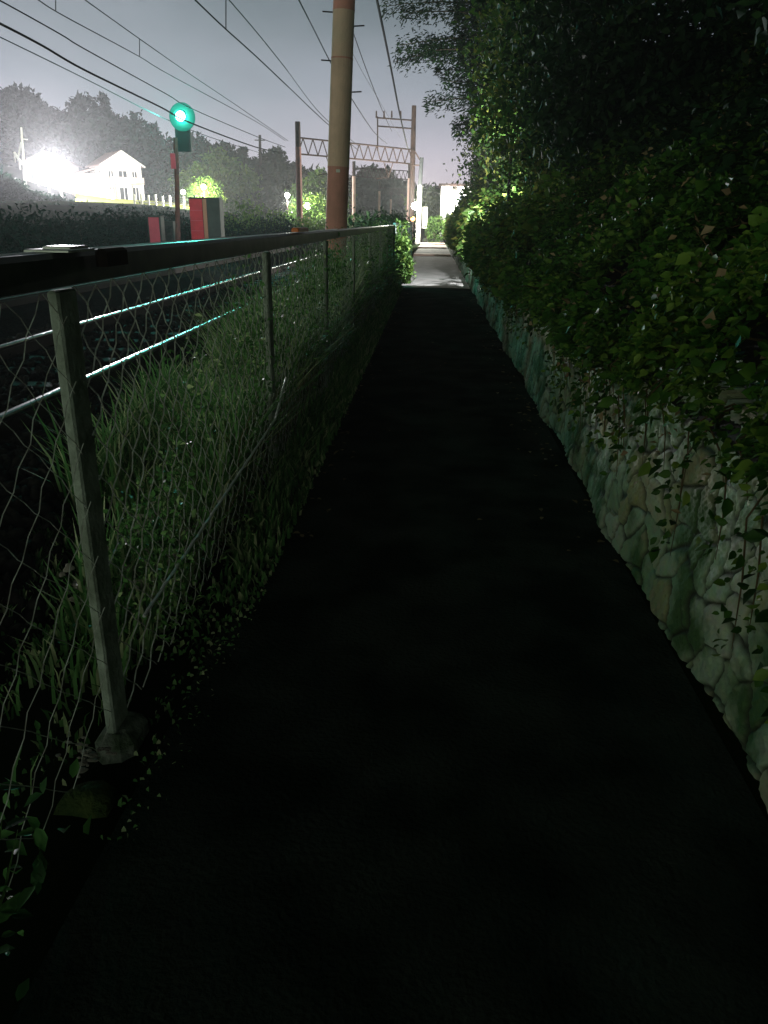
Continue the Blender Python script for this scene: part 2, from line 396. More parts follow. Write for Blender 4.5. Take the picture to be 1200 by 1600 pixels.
# ------------------------------------------------------------------ undergrowth on the bank
LAMP_R = Vector((1.5, 19.6, 3.1))       # hooded lamp in the hedge
def bank_leaves(name, y0, y1, n, size, matname, label, xr=(1.0, 6.5), thick=.35, seed=0, droop=.3, hang=0.0, tmul=1.0):
    y = rng.uniform(y0, y1, n // 14); x = xr[0] + (xr[1] - xr[0]) * rng.random(n // 14) ** 1.3
    t = rng.random(n // 14)
    k = rng.integers(0, n // 14, n)
    px = x[k] + rng.normal(size=n) * .13; py = y[k] + rng.normal(size=n) * .16
    big = .5 + .5 * np.sin(py * 1.3 + px * 1.1) * np.sin(py * .53 + 2 + px * .4)
    px = px - hang * .4 * big * (px < 2.2)
    bulge = .5 + .25 * np.sin(px * 4.1 + py * 3.3) + .25 * np.sin(px * 2.3 - py * 4.7 + 1) + .5 * np.sin(px * 2.9 + py * 1.9 + 2) * np.sin(py * 2.2 - px)
    pz = slope_z(np.maximum(px, 1.02)) + .42 * bulge * np.minimum(1, (px - .9) * 2).clip(0) + rng.random(n) ** 1.4 * thick * (.35 + big) + .02
    if hang:
        hm = px < 1.12
        drop = rng.random(n) ** 1.7 * hang * (.25 + .75 * (.5 + .5 * np.sin(py * 2.3 + 1) * np.sin(py * .9)))
        pz = np.where(hm, pz - drop, pz); px = np.where(hm, 1.0 - .12 - rng.random(n) * .14 + .1 * (pz), px)
    fade = np.where(py < 55, 1, np.maximum(.25, 1 - (py - 55) / 60)); pz = pz * fade
    P = np.stack([px, py, pz], 1)
    keep = np.linalg.norm(P - np.array(LAMP_R), axis=1) > 1.2
    gap = np.sin(px * 5.3 + py * 4.1 + 1.3) * np.sin(py * 2.7 - px * 3.9 + pz * 4) + .5 * np.sin(py * 9.1 + pz * 7 + px * 2)
    gap = gap - .9 * (bulge < .18)
    keep &= (gap > -.38) | (rng.random(n) < .07)
    P = P[keep]; patch = .5 + .5 * np.sin(px * 1.7 + py * 1.1) * np.sin(py * .83 + 2.0)
    tt = (np.clip(t[k] * .45 + rng.random(n) * .35 + patch * .3, 0, 1) * tmul)[keep]
    sz = size * np.exp(rng.normal(size=len(P)) * .30)
    dirs = np.tile(np.array([-.7, -.15, .25]), (len(P), 1))
    Vv, Fv, T = (leaves6 if y1 < 19 else leaves_geo)(P, sz, tt, droop=droop, dirs=dirs, aspect=rng.uniform(.3, .85, (len(P), 1)))
    return npmesh(name, Vv, Fv, M[matname], T)
tag(bank_leaves('undergrowth', -1.0, 4.5, 95000, .035, 'leaf_ivy', '', xr=(1.0, 2.5), thick=.28, hang=.07), kind='stuff', label='dark ivy leaves covering the near bank above the stone wall', cat='ivy')
tag(bank_leaves('undergrowth', 4.5, 9, 56000, .046, 'leaf_ivy', '', xr=(1.0, 3.0), thick=.36, hang=.22), kind='stuff', label='tangled ivy hanging in ragged tongues over the stone wall', cat='ivy')
tag(bank_leaves('undergrowth', 9, 18, 64000, .075, 'leaf_hedge', '', xr=(1.0, 5.5), thick=.55, hang=.42), kind='stuff', label='olive green creeper and leaves hanging over the middle of the stone wall', cat='creeper')
tag(bank_leaves('undergrowth', 18, 60, 60000, .13, 'leaf_hedge', '', xr=(1.0, 6.5), thick=.9, hang=.55), kind='stuff', label='green hedge growth along the far lit end of the path', cat='hedge')
tag(bank_leaves('undergrowth', 2.5, 20, 7000, .036, 'leaf_dry', '', xr=(1.0, 3.2), thick=.5, hang=.5), kind='stuff', label='brown dry leaves and twigs caught among the creeper over the wall', cat='dry leaves')
tag(bank_leaves('undergrowth', -1.0, 10, 50000, .07, 'leaf_dark', '', xr=(2.0, 5.5), thick=.6), kind='stuff', label='black shadowed leaves high on the near bank', cat='ivy')  # shade up here comes from the dark leaf colour
P = []; D = []; vb = MB()
for i in range(120):
    y = 1.2 + 15 * rng.random() ** 1.3; l = rng.uniform(.15, .65); x0 = 1.02; sw = rng.normal() * .12
    pts = [Vector((x0 - .10 * min(1, q * 3) - .02 * math.sin(q * 5), y + sw * q, .95 - l * q + .05 * math.sin(q * 3))) for q in (0, .15, .4, .7, 1)]
    vb.tube(pts, [.004, .004, .003, .003, .001], 4)
    for _ in range(int(10 + 34 * l)):
        q = rng.random(); P.append((x0 - .10 * min(1, q * 3) - .02 + rng.normal() * .02, y + sw * q + rng.normal() * .03, .95 - l * q + rng.normal() * .02)); D.append((-.6, rng.normal() * .6, -.5))
vb.build('undergrowth', M['leaf_dry'])
tag(COL.objects[-1], label='brown vine stems hanging down the face of the stone wall', cat='vines', kind='stuff')
P = np.array(P); Vv, Fv, T = leaves6(P, .034 * np.exp(rng.normal(size=len(P)) * .35), rng.random(len(P)), dirs=np.array(D), aspect=.6)
tag(npmesh('undergrowth', Vv, Fv, M['leaf_ivy'], T), 'leaves of the vines hanging down the face of the stone wall', 'vines', kind='stuff')
# thin stems poking out of the bank
st = MB()
for i in range(170):
    y = rng.uniform(1.0, 22); x = rng.uniform(1.0, 2.6); z = float(slope_z(x)) + .1
    d = Vector((rng.uniform(-.6, .1), rng.uniform(-.5, .5), rng.uniform(.0, .8))).normalized(); l = rng.uniform(.25, .8)
    p0 = Vector((x, y, z)); pts = [p0 + d * l * q + Vector((0, 0, -.35 * l * q * q)) for q in (0, .33, .66, 1)]
    st.tube(pts, [.006, .005, .004, .002], 4)
tag(st.build('undergrowth', M['leaf_dry']), label='thin bare stems sticking out of the ivy bank', cat='twigs', kind='stuff')

# ------------------------------------------------------------------ trees
def tree(name, base, h, blobs, n, leaf, lm, label, cat='tree', group=None, trunk_r=.16, cut=None, droop=.2, hollow=.5, up=.35):
    root = empty(name, base, label, cat, group)
    tr = MB(); B = Vector((0, 0, 0))
    tp = [Vector((.04 * math.sin(i * 1.7), .05 * math.cos(i * 2.1), h * .8 * i / 5 - .3)) for i in range(6)]
    tr.tube(tp, [trunk_r * (1.25 - .2 * i) for i in range(6)], 8)
    for (c, r) in blobs:
        c = Vector(c); s = tp[min(5, max(1, int(c.z / h * 4)))]
        mid = (s + c) / 2 + Vector((rng.normal() * .15, rng.normal() * .15, .1))
        tr.tube([s, mid, c], [trunk_r * .45, trunk_r * .28, trunk_r * .1], 5)
    tr.build('trunk', M['bark'], root, smooth=True)
    P, T = crown_points(blobs, n // len(blobs), hollow)
    if cut is not None:
        wp = P + np.array(base); k = cut(wp); P = P[k]; T = T[k]
    Vv, Fv, T = leaves_geo(P, leaf * rng.uniform(.6, 1.3, len(P)), T, droop=droop, up=up)
    npmesh('crown', Vv, Fv, M[lm], T, root)
    return root
def keep_view(w):
    """leave free air round the hooded lamp and over the path"""
    d = np.linalg.norm(w - np.array(LAMP_R), axis=1)
    inpath = (w[:, 0] < .95) & (w[:, 2] < 2.6)
    lit = (w[:, 0] < LAMP_R.x + .8) & (w[:, 1] > LAMP_R.y - .2) & (w[:, 1] < LAMP_R.y + 4) & (w[:, 2] < LAMP_R.z + .4) & (w[:, 2] > 1.3)
    return (d > 1.1) & ~inpath & ~lit
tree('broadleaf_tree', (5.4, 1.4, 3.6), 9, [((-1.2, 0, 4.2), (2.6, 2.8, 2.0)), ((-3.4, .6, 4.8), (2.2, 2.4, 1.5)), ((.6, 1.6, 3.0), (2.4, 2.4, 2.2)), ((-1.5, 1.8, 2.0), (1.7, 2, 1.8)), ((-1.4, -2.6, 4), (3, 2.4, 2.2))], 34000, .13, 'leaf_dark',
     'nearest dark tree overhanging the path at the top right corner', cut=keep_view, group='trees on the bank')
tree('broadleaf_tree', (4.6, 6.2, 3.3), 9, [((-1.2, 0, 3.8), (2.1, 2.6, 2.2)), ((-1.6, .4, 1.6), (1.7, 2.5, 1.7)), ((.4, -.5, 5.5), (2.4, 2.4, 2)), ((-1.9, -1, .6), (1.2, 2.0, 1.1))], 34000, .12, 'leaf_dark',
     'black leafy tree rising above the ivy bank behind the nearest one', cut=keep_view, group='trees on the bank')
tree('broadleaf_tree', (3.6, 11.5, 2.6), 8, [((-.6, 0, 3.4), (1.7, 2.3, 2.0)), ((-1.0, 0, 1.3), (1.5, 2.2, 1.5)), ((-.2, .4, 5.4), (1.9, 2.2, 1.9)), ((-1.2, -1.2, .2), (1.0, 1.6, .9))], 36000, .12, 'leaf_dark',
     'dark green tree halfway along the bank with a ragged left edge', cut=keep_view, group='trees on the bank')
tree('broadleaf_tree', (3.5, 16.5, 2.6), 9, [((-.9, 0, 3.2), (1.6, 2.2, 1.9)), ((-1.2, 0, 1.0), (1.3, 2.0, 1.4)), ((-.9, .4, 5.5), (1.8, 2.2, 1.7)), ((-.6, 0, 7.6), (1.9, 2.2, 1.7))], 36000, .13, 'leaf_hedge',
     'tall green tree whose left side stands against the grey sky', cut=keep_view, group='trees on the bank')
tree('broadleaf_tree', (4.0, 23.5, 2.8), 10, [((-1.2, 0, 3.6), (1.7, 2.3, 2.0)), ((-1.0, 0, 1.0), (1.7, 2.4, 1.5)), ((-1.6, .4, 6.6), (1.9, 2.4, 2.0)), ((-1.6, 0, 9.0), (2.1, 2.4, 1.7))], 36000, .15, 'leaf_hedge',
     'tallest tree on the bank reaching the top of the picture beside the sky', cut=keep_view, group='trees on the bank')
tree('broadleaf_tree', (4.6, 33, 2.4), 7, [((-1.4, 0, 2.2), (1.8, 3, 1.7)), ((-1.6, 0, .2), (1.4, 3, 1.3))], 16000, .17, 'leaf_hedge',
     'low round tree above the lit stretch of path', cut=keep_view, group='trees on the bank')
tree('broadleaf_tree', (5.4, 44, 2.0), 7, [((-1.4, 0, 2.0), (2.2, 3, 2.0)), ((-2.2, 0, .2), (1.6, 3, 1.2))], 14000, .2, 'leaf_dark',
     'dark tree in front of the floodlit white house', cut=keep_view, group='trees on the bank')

tree('broadleaf_tree', (2.6, -3.2, 2.0), 7, [((-2.4, 0, 2.6), (2.6, 2.2, 1.1)), ((-4.6, .4, 3.0), (2.2, 2.2, 1.0)), ((-1.2, 2.2, 3.0), (2.2, 1.9, 1.0)), ((-3.4, 2.0, 3.4), (1.9, 1.6, .9)), ((0, -1, 3.4), (2.4, 2.4, 1.6))], 16000, .16, 'leaf_dark',
     'added dark tree behind the viewer shading the near end of the path', group='trees on the bank')  # unseen tree added to block sky light from the near path
# conifer reaching over the path with feathery sprays
cf = empty('conifer', (2.6, 27, 1.8), 'dark conifer with feathery branches reaching left across the overhead cable', 'tree')
tr = MB(); tr.tube([(0, 0, -.4), (0, 0, 3), (-.1, 0, 6), (-.2, 0, 9.2)], [.2, .16, .12, .03], 7)
P = []; T = []; D = []
for i in range(30):
    z = 2.6 + i * .16; side = 1 if i % 3 else .55
    ang = math.pi + rng.uniform(-.9, .9)
    l = side * float(np.interp(z, [2.0, 3.1, 4.2, 5.3, 6.0, 6.8, 9], [1.6, 2.6, 3.7, 5.0, 3.4, 1.5, 1.0])) * rng.uniform(.75, 1.08)
    s0 = Vector((0, 0, z)); dd = Vector((math.cos(ang), math.sin(ang), rng.uniform(-.25, .34)))
    pts = [s0 + dd * l * q + Vector((0, 0, -.16 * l * q * q + .1 * l * q)) for q in (0, .3, .6, .85, 1)]
    tr.tube(pts, [.04, .032, .022, .014, .006], 4)
    for _ in range(620):
        q = rng.random() ** .75
        p = s0 + dd * l * q + Vector((0, 0, -.16 * l * q * q + .1 * l * q))
        w = .34 * (1.15 - q)
        sd = dd.cross(Vector((0, 0, 1))); o_ = rng.normal() * w
        p = p + sd * o_ + dd * abs(o_) * .5 + Vector((0, 0, rng.normal() * .16 - abs(o_) * .5))
        P.append(p); T.append(rng.random()); D.append(dd * .9 + sd * (1 if o_ > 0 else -1) * .5 + Vector((0, 0, -.25)))
tr.build('trunk', M['bark'], cf, smooth=True)
Vv, Fv, T = leaves_geo(np.array(P), .15 * rng.uniform(.6, 1.3, len(P)), np.array(T), dirs=np.array(D), aspect=.28)
npmesh('crown', Vv, Fv, M['leaf_dark'], T, cf)

# ------------------------------------------------------------------ fence on the left
FX = -.9; FTOP = 1.40
fence = empty('chain_link_fence', (FX, 1.92, 0), 'weathered chain link fence with dark top rail between the path and the railway', 'fence')
fence_posts = [-.6, 1.95, 4.45, 6.95, 9.45, 11.9, 14.3, 16.7, 18.9]
tr = MB(); tr.box((0, 9.2 - 1.95, FTOP - .02), (.055, 19.5, .075), bev=.012); tr.build('top_rail', M['dark_steel'], fence)
tr = MB(); tr.tube([(-.026, -2.6, FTOP + .012), (-.026, 6.0, FTOP + .012)], .0085, 8); tr.build('lit_edge', M['bright_steel'], fence)  # pale strip imitates the lit upper edge of the rail
for i, y in enumerate(fence_posts):
    p = MB()
    p.box((-.01, y - 1.95, (FTOP - .09) / 2), (.030, .105, FTOP - .05), bev=.006)
    o = p.build('post', M['post'], fence)
    if i == 1:
        c = MB(); c.box((.0, 0, FTOP + .022), (.11, .15, .006), bev=.002).box((.0, .03, FTOP + .028), (.07, .10, .006), bev=.002)
        c.build('cap_plate', M['galv'], fence)
        c = MB(); c.box((.05, .19, FTOP + .0), (.03, .16, .045), bev=.008); c.build('clamp', M['rust'], fence)
        c = MB(); c.box((0, 0, .0), (.12, .18, .10), bev=.03); c.build('footing', M['lichen'], fence)
c = MB(); c.box((.02, 3.5, FTOP + .036), (.05, .42, .026), bev=.008); c.build('clip', M['orange'], fence)  # orange block stands in for a lit spot on the top rail
c = MB(); c.box((0, 18.9 - 1.95 + .06, .70), (.09, .05, 1.40), bev=.01); c.box((-.16, 18.9 - 1.95 + .06, .7), (.22, .03, 1.36)); c.build('end_panel', M['dark_steel'], fence)

def zig_wire(out, y0, z0, y1, z1, r, n=3, wob=0.004):
    """one woven wire with small crimps"""
    l = math.hypot(y1 - y0, z1 - z0); k = max(2, int(l / .06))
    pts = []
    for i in range(k + 1):
        q = i / k; y = y0 + (y1 - y0) * q; z = z0 + (z1 - z0) * q
        pts.append(((.004 if i % 2 else -.004) + .012 * math.sin(y * 3.1 + z * 2) , y + wob * math.sin(z * 31 + y * 17), z + wob * math.sin(y * 23)))
    out.tube(pts, r, n, cap=False)
pitch = .135
for i in range(len(fence_posts) - 1):
    a, b = fence_posts[i] + .04, fence_posts[i + 1] - .04
    near = i < 1
    out = MB(); z0, z1 = .06, FTOP - .07; H = z1 - z0
    slope = .95
    w = H / slope; pt = pitch * (1.25 if i < 1 else 1)
    k = int((b - a + w) / pt)
    for j in range(k + 1):
        for sg in (1, -1):
            ya = a - w + j * pt if sg == 1 else a + j * pt
            yb = ya + w if sg == 1 else ya - w
            za, zb = z0, z1
            lo, hi = a, b
            p0 = [ya, za]; p1 = [yb, zb]
            s = (zb - za) / (yb - ya)
            for p in (p0, p1):
                if p[0] < lo: p[1] += (lo - p[0]) * s; p[0] = lo
                if p[0] > hi: p[1] += (hi - p[0]) * s; p[0] = hi
            if p0[1] < z0 - .001 or p1[1] < z0 - .001 or abs(p1[1] - p0[1]) < .03 or p1[1] > z1 + .01 or p0[1] > z1 + .01: continue
            zig_wire(out, p0[0] - 1.95, p0[1], p1[0] - 1.95, p1[1], .0014 if near else .0023)
    out.build('wire_mesh', M['wire'], fence)
for z in (.5, ):
    pass
# taut diagonal wire
p0 = atX(447, 590, FX + .07); p1 = atX(430, 655, FX + .07); p2 = atX(225, 962, FX + .07)
t_ = MB()
pts = [p0 + (p1 - p0) * q for q in (0, .5)] + [p1 + (p2 - p1) * (q / 40) for q in range(41)]
t_.tube([p - fence.location + Vector((0, .0, .002 * math.sin(i * 2.2))) for i, p in enumerate(pts)], .0058, 5)
t_.build('stay_wire', M['bright_steel'], fence)

# ------------------------------------------------------------------ weeds and grass at the fence
def grass(name, n, xr, yr, hh, lab, cat, hfun=None, mname='grass', w=.006, zf=None):
    x = rng.uniform(xr[0], xr[1], n); y = yr[0] + (yr[1] - yr[0]) * rng.random(n) ** 1.35
    k_ = rng.random(n) < np.clip((y - yr[0] - .35 * np.sin(x * 19)) / 1.8, .01, 1) ** 1.5; x = x[k_]; y = y[k_]; n = len(x)
    cl = .5 + .5 * np.sin(x * 5 + y * 2.3) * np.sin(y * 1.1 + 1)
    h = hh * rng.uniform(.35, 1.1, n) * (.4 + .6 * cl)
    if hfun is not None: h = h * hfun(x, y)
    z = np.zeros(n) if zf is None else zf(x)
    a = rng.uniform(0, 2 * np.pi, n); bend = rng.uniform(.1, .75, n) * h
    dx, dy = np.cos(a), np.sin(a); ww = w * (1 + y / 9)
    sx, sy = -dy * ww, dx * ww
    B0 = np.stack([x - sx, y - sy, z], 1); B1 = np.stack([x + sx, y + sy, z], 1)
    M0 = np.stack([x - sx * .8 + dx * bend * .3, y - sy * .8 + dy * bend * .3, z + h * .6], 1); M1 = np.stack([x + sx * .8 + dx * bend * .3, y + sy * .8 + dy * bend * .3, z + h * .6], 1)
    Tp = np.stack([x + dx * bend, y + dy * bend, z + h * .95], 1)
    Vv = np.stack([B0, B1, M1, M0, Tp], 1).reshape(-1, 3); i = np.arange(n)[:, None] * 5
    Fv = np.concatenate([np.hstack([i, i + 1, i + 2]), np.hstack([i, i + 2, i + 3]), np.hstack([i + 3, i + 2, i + 4])])
    return tag(npmesh(name, Vv, Fv, M[mname], np.repeat(rng.random(n), 5)), lab, cat, kind='stuff')
grass('grass', 26000, (-1.9, -.98), (1.5, 19), .85, 'tall tangled weeds growing behind the wire mesh', 'weeds', hfun=lambda x, y: np.interp(y, [1.8, 2.4, 3.1, 5.5, 19], [.05, .35, .85, 1.15, 1.5]) * np.where((x < -1.35) & (y < 3.7), .12, 1), zf=lambda x: np.interp(x, [-2.6, -1.5, -.9], [.1, -.05, 0]))
grass('grass', 8000, (-.9, -.66), (1.5, 19), .32, 'short grass blades at the foot of the fence beside the path', 'grass', hfun=lambda x, y: np.interp(y, [2.3, 3.4, 6], [.12, .6, 1.1]) * np.interp(x, [-.9, -.76, -.66], [1.1, .8, .35]))
grass('grass', 2200, (-1.35, -.96), (3.0, 12), .85, 'dead straw coloured stalks among the weeds behind the mesh', 'dry stalks', mname='leaf_dry', w=.003, zf=lambda x: 0 * x - .05)
grass('grass', 120, (-1.2, -.95), (.9, 1.7), .22, 'low weeds at the very near end of the fence', 'weeds')
# leafy weeds climbing the mesh
n = 22000; y = 2.6 + 16 * rng.random(n) ** 1.3; cl = rng.integers(0, 260, n)
cy = 2.4 + 16.2 * rng.random(260) ** 1.1; cz = rng.random(260) ** 1.2 * np.interp(cy, [2.4, 3.2, 5, 19], [.45, .85, 1.15, 1.35]); cx = rng.uniform(-1.25, -.86, 260)
P = np.stack([cx[cl] + rng.normal(size=n) * .06, cy[cl] + rng.normal(size=n) * .13, np.maximum(.02, cz[cl] + rng.normal(size=n) * .11)], 1)
Vv, Fv, T = leaves_geo(P, (.022 + P[:, 1] * .0022) * rng.uniform(.6, 1.5, n), np.clip(rng.random(260)[cl] * .5 + rng.random(n) * .5, 0, 1), aspect=.5)
tag(npmesh('foliage', Vv, Fv, M['leaf_weed'], T), 'small green leaves climbing through the wire mesh', 'creeper', kind='stuff')
# broad leaves at the bottom left corner and mossy stone by the footing
for i, (px, py, z, s) in enumerate([(62, 1370, .12, .10), (50, 1420, .10, .09), (35, 1440, .08, .08), (75, 1395, .12, .06), (110, 1415, .08, .05), (130, 1445, .05, .04), (12, 1375, .1, .05), (30, 1350, .14, .05), (95, 1440, .05, .04), (15, 1335, .16, .05)]): pass
n = 110; P = []
for _ in range(n):
    q = rng.random(); P.append((-.92 + rng.normal() * .07, 1.15 + rng.normal() * .16, .03 + abs(rng.normal()) * .13))
Vv, Fv, T = leaves6(np.array(P), .045 * rng.uniform(.4, 1.5, n), rng.random(n) * .6, up=1.2, aspect=.5)
wd_ = empty('weed', (0, 0, 0), 'broad leaved weed at the foot of the fence in the bottom left corner', 'plant')
npmesh('foliage', Vv, Fv, M['leaf_weed'], T, wd_)
sm = MB()
for i in range(9):
    a = rng.uniform(0, 6.28); sm.tube([(-.92, 1.15, 0), (-.92 + .05 * math.cos(a), 1.15 + .1 * math.sin(a), .1), (-.92 + .08 * math.cos(a), 1.15 + .18 * math.sin(a), .22)], [.005, .004, .001], 4)
sm.build('stem', M['leaf_lit'], wd_)

def rock_mesh(n_, c, r, seed, sc=(1, 1, .7)):
    rr = random.Random(seed); mb = MB(); mb.sphere((0, 0, 0), 1, 10, 7)
    V = []
    for v in mb.v:
        v = Vector(v); k = 1 + .22 * math.sin(v.x * 3 + seed) + .2 * math.sin(v.y * 4 + seed * 2) + .15 * math.sin(v.z * 5 + seed * 3)
        V.append(Vector((v.x * r * sc[0] * k, v.y * r * sc[1] * k, v.z * r * sc[2] * k)) + Vector(c))
    mb.v = [tuple(v) for v in V]; return mb
rk = rock_mesh('', (-.90, 1.66, -.01), .065, 5)
tag(rk.build('rock', M['moss'], smooth=True), 'green moss covered stone beside the near fence post footing', 'stone')
mb = MB()
for i in range(34):
    q = rock_mesh('', (-.93 + rng.normal() * .035, 1.76 + rng.normal() * .03, .05 + rng.random() * .03), rng.uniform(.004, .010), i + 3, (1.3, 1, .5)); mb.add(q.v, q.f)
tag(mb.build('gravel', M['rock']), 'pale chips of broken concrete heaped at the near fence post', 'chips', kind='stuff')

n = 300; x = np.where(rng.random(n) < .5, -.74 + abs(rng.normal(size=n)) * .13, .92 - abs(rng.normal(size=n)) * .13); x = np.where(rng.random(n) < .12, rng.uniform(-.6, .8, n), x)
P = np.stack([x, 3.2 + 15 * rng.random(n) ** 1.2, np.full(n, .022)], 1); d_ = rng.normal(size=(n, 3)); d_[:, 2] = .05
Vv, Fv, T = leaves6(P, .034 * rng.uniform(.5, 1.5, n), rng.random(n), up=6, dirs=d_ * 3, aspect=.6); Vv[:, 2] = np.clip(Vv[:, 2], .018, .05)
tag(npmesh('leaf_litter', Vv, Fv, M['leaf_dry'], T), 'fallen dry leaves gathered along both edges of the dark path', 'fallen leaves', kind='stuff')
# ballast bed, near track and far track
def bed(name, cx, label):
    V = []; prof = [(-1.95, -.08), (-1.35, .16), (-.7, .18), (.7, .18), (1.2, .16), (1.75, -.08)]
    ysb = [-8, 0, 10, 20, 30, 60, 120, 260]
    for y in ysb:
        for (x, z) in prof: V.append((cx + x, y, z))
    k = len(prof); mb = MB(); mb.add(V, [(j * k + i, j * k + i + 1, (j + 1) * k + i + 1, (j + 1) * k + i) for j in range(len(ysb) - 1) for i in range(k - 1)])
    return tag(mb.build(name, M['ballast']), kind='structure')
bs = MB(); bs.add([(-12.4, -8, -.085), (-4.6, -8, -.085), (-4.6, 200, -.085), (-12.4, 200, -.085)], [(0, 1, 2, 3)]); tag(bs.build('ballast_bed', M['ballast']), kind='structure')
bed('ballast_bed', -3.40, ''); bed('ballast_bed', -7.1, '')
icos = MB(); icos.sphere((0, 0, 0), 1, 5, 4)
iv = np.array(icos.v); 
Fi = [f for f in icos.f]; tri = []
for f in Fi:
    tri.append(f[:3]); 
    if len(f) == 4: tri.append((f[0], f[2], f[3]))
tri = np.array(tri)
n = 9000
x = np.concatenate([rng.uniform(-2.75, -1.55, 5500), rng.uniform(-5.0, -2.7, 3500)]); y = 2.0 + 14 * rng.random(n) ** 1.4
z = np.interp(x, [-5.2, -4.7, -2.1, -1.55], [.0, .19, .19, -.06])
A = rng.normal(size=(n, 3, 3)) * .35 + np.eye(3) ; s = rng.uniform(.014, .036, n) * (1 + y * .03)
Vv = (np.einsum('nij,kj->nki', A, iv) * s[:, None, None] + np.stack([x, y, z], 1)[:, None, :]).reshape(-1, 3)
Fv = (tri[None] + (np.arange(n) * len(iv))[:, None, None]).reshape(-1, 3)
tag(npmesh('gravel', Vv, Fv, M['dark_stone']), 'loose angular ballast stones along the near track', 'gravel', kind='stuff')

rr_ = MB()
for i in range(340):
    y = rng.uniform(2.7, 4.6); x = rng.uniform(-1.45, -1.02); q = rock_mesh('', (x, y, .02 + .16 * rng.random() ** 2), rng.uniform(.009, .026), i, (1.2, 1, .8)); rr_.add(q.v, q.f)
tag(rr_.build('rubble', M['rock']), 'pale broken rocks among the weeds behind the near fence bay', 'rubble', kind='stuff')
def track(cx, label, ymax, nsl):
    root = empty('railway_track', (cx, 0, 0), label, 'railway track', 'railway tracks beyond the fence')
    for sx in (-.72, .72):
        web = MB(); web.box((sx, ymax / 2 - 5, .245), (.11, ymax + 10, .10))
        web.build('rail', M['rust'], root)
        hd = MB(); V = []; prof = [(-.034, .296), (-.034, .316), (-.026, .326), (0, .3295), (.026, .326), (.034, .316), (.034, .296)]
        ysb = [-10, ymax]
        for yb in ysb: V += [(sx + a, yb, z) for a, z in prof]
        k = len(prof); hd.add(V, [(i, (i + 1) % k, k + (i + 1) % k, k + i) for i in range(k)])
        o = hd.build('rail_head', M['rail'] if nsl else M['rust'], root, smooth=True)
    if nsl:
        sl = MB(); sl.box((0, 0, .10), (2.3, .22, .18), bev=.02); so = sl.build('sleeper', M['sleeper'], root); so.location = (0, 1.2, 0)
        for i in range(1, nsl):
            c = so.copy(); COL.objects.link(c); c.parent = root; c.location = (0, 1.2 + i * .62, 0)
    return root
track(-3.38, 'near railway track whose polished rails shine green in the signal light', 200, 46)
track(-7.1, 'far railway track in the dark beyond the near pair of rails', 200, 0)

# ------------------------------------------------------------------ big concrete pole (made of bands)
base = at(521, 448, 15.0); BX, BY = base.x, 15.0
pole = empty('concrete_pole', (BX, BY, 0), 'thick concrete pole rising behind the fence, pink near its foot', 'pole')
top = at(543, -150, 15.0)
def axis(z): return Vector(((top.x - BX) * z / top.z * 1.0, 0, z))
def zpix(py): return at(530, py, 15.0).z
bands = [(-.1, zpix(262), 'conc_pink'), (zpix(262), zpix(92), 'conc'), (zpix(92), zpix(16), 'conc_green'), (zpix(16), top.z + 2, 'conc_pink')]  # pink lower section stands in for red glow on the pole
for i, (z0, z1, mm) in enumerate(bands):
    mb = MB(); r0 = .205 - .0045 * z0 + .002 * (i % 2); r1 = .205 - .0045 * z1 + .002 * (i % 2)
    mb.tube([axis(z0 + .003), axis((z0 + z1) / 2), axis(z1)], [r0, (r0 + r1) / 2, r1], 28)
    mb.build('shaft', M[mm], pole, smooth=False)
for py in (92, 16, 262, 300):
    z = zpix(py); mb = MB(); mb.tube([axis(z - .012), axis(z + .012)], .207 - .0045 * z + .003, 28); mb.build('band', M['conc_pink'], pole)
for k, py in enumerate((42, 145, 96, 20)):
    z = zpix(py); s = 1 if k < 2 else -1; a = axis(z); mb = MB(); mb.tube([a, a + Vector((.36 * s, 0, .02))], .012, 5); mb.build('step_bolt', M['grey_steel'], pole)
z = zpix(268); mb = MB(); mb.box(axis(z) + Vector((.02, -.205, 0)), (.07, .02, .05)); mb.build('tag', M['white'], pole)

# ------------------------------------------------------------------ catenary gantries
def lattice(mb, a, b, drop, n, r):
    a, b = Vector(a), Vector(b); d = Vector((0, 0, -drop))
    mb.tube([a, b], r, 4); mb.tube([a + d, b + d], r, 4)
    for i in range(n):
        p = a + (b - a) * (i / n); q = a + (b - a) * ((i + .5) / n); s = a + (b - a) * ((i + 1) / n)
        mb.tube([p + d, q], r * .7, 4); mb.tube([q, s + d], r * .7, 4)
def gantry(lx, ly, ltop, rx, ry, rtop, trz, drop, matp, label, thick=.17, detail=True):
    root = empty('catenary_gantry', (lx, ly, 0), label, 'gantry', 'railway gantries')
    O = Vector((lx, ly, 0))
    for (x, y, tz) in ((lx, ly, ltop), (rx, ry, rtop)):
        mb = MB(); mb.tube([Vector((x, y, 0)) - O, Vector((x, y, tz * .8)) - O], [thick, thick * .9], 10); mb.build('post', M[matp] if x == lx or not detail else M['grey_steel'], root)
        mb = MB(); mb.tube([Vector((x, y, tz * .8)) - O, Vector((x, y, tz)) - O], [thick * .86, thick * .8], 10); mb.build('post_top', M['grey_steel'], root)
    mb = MB(); lattice(mb, Vector((lx, ly, trz)) - O, Vector((rx, ry, trz)) - O, drop, 13, .05); mb.build('truss', M['grey_steel'], root)
    if detail:
        for k, fx in enumerate((.22, .72)):
            p = Vector((lx, ly, trz - drop)).lerp(Vector((rx, ry, trz - drop)), fx) - O
            mb = MB(); mb.tube([p, p + Vector((.35, 0, -1.0)), p + Vector((-.55, 0, -1.15))], .03, 4); mb.tube([p + Vector((.7, 0, 0)), p + Vector((.35, 0, -1.0))], .03, 4); mb.build('hanger', M['grey_steel'], root)
    return root
GA = at(462, 372, 54.0); gl = at(465, 190, 54.0); gr = at(647, 165, 62.0)
tz = at(467, 215, 54).z
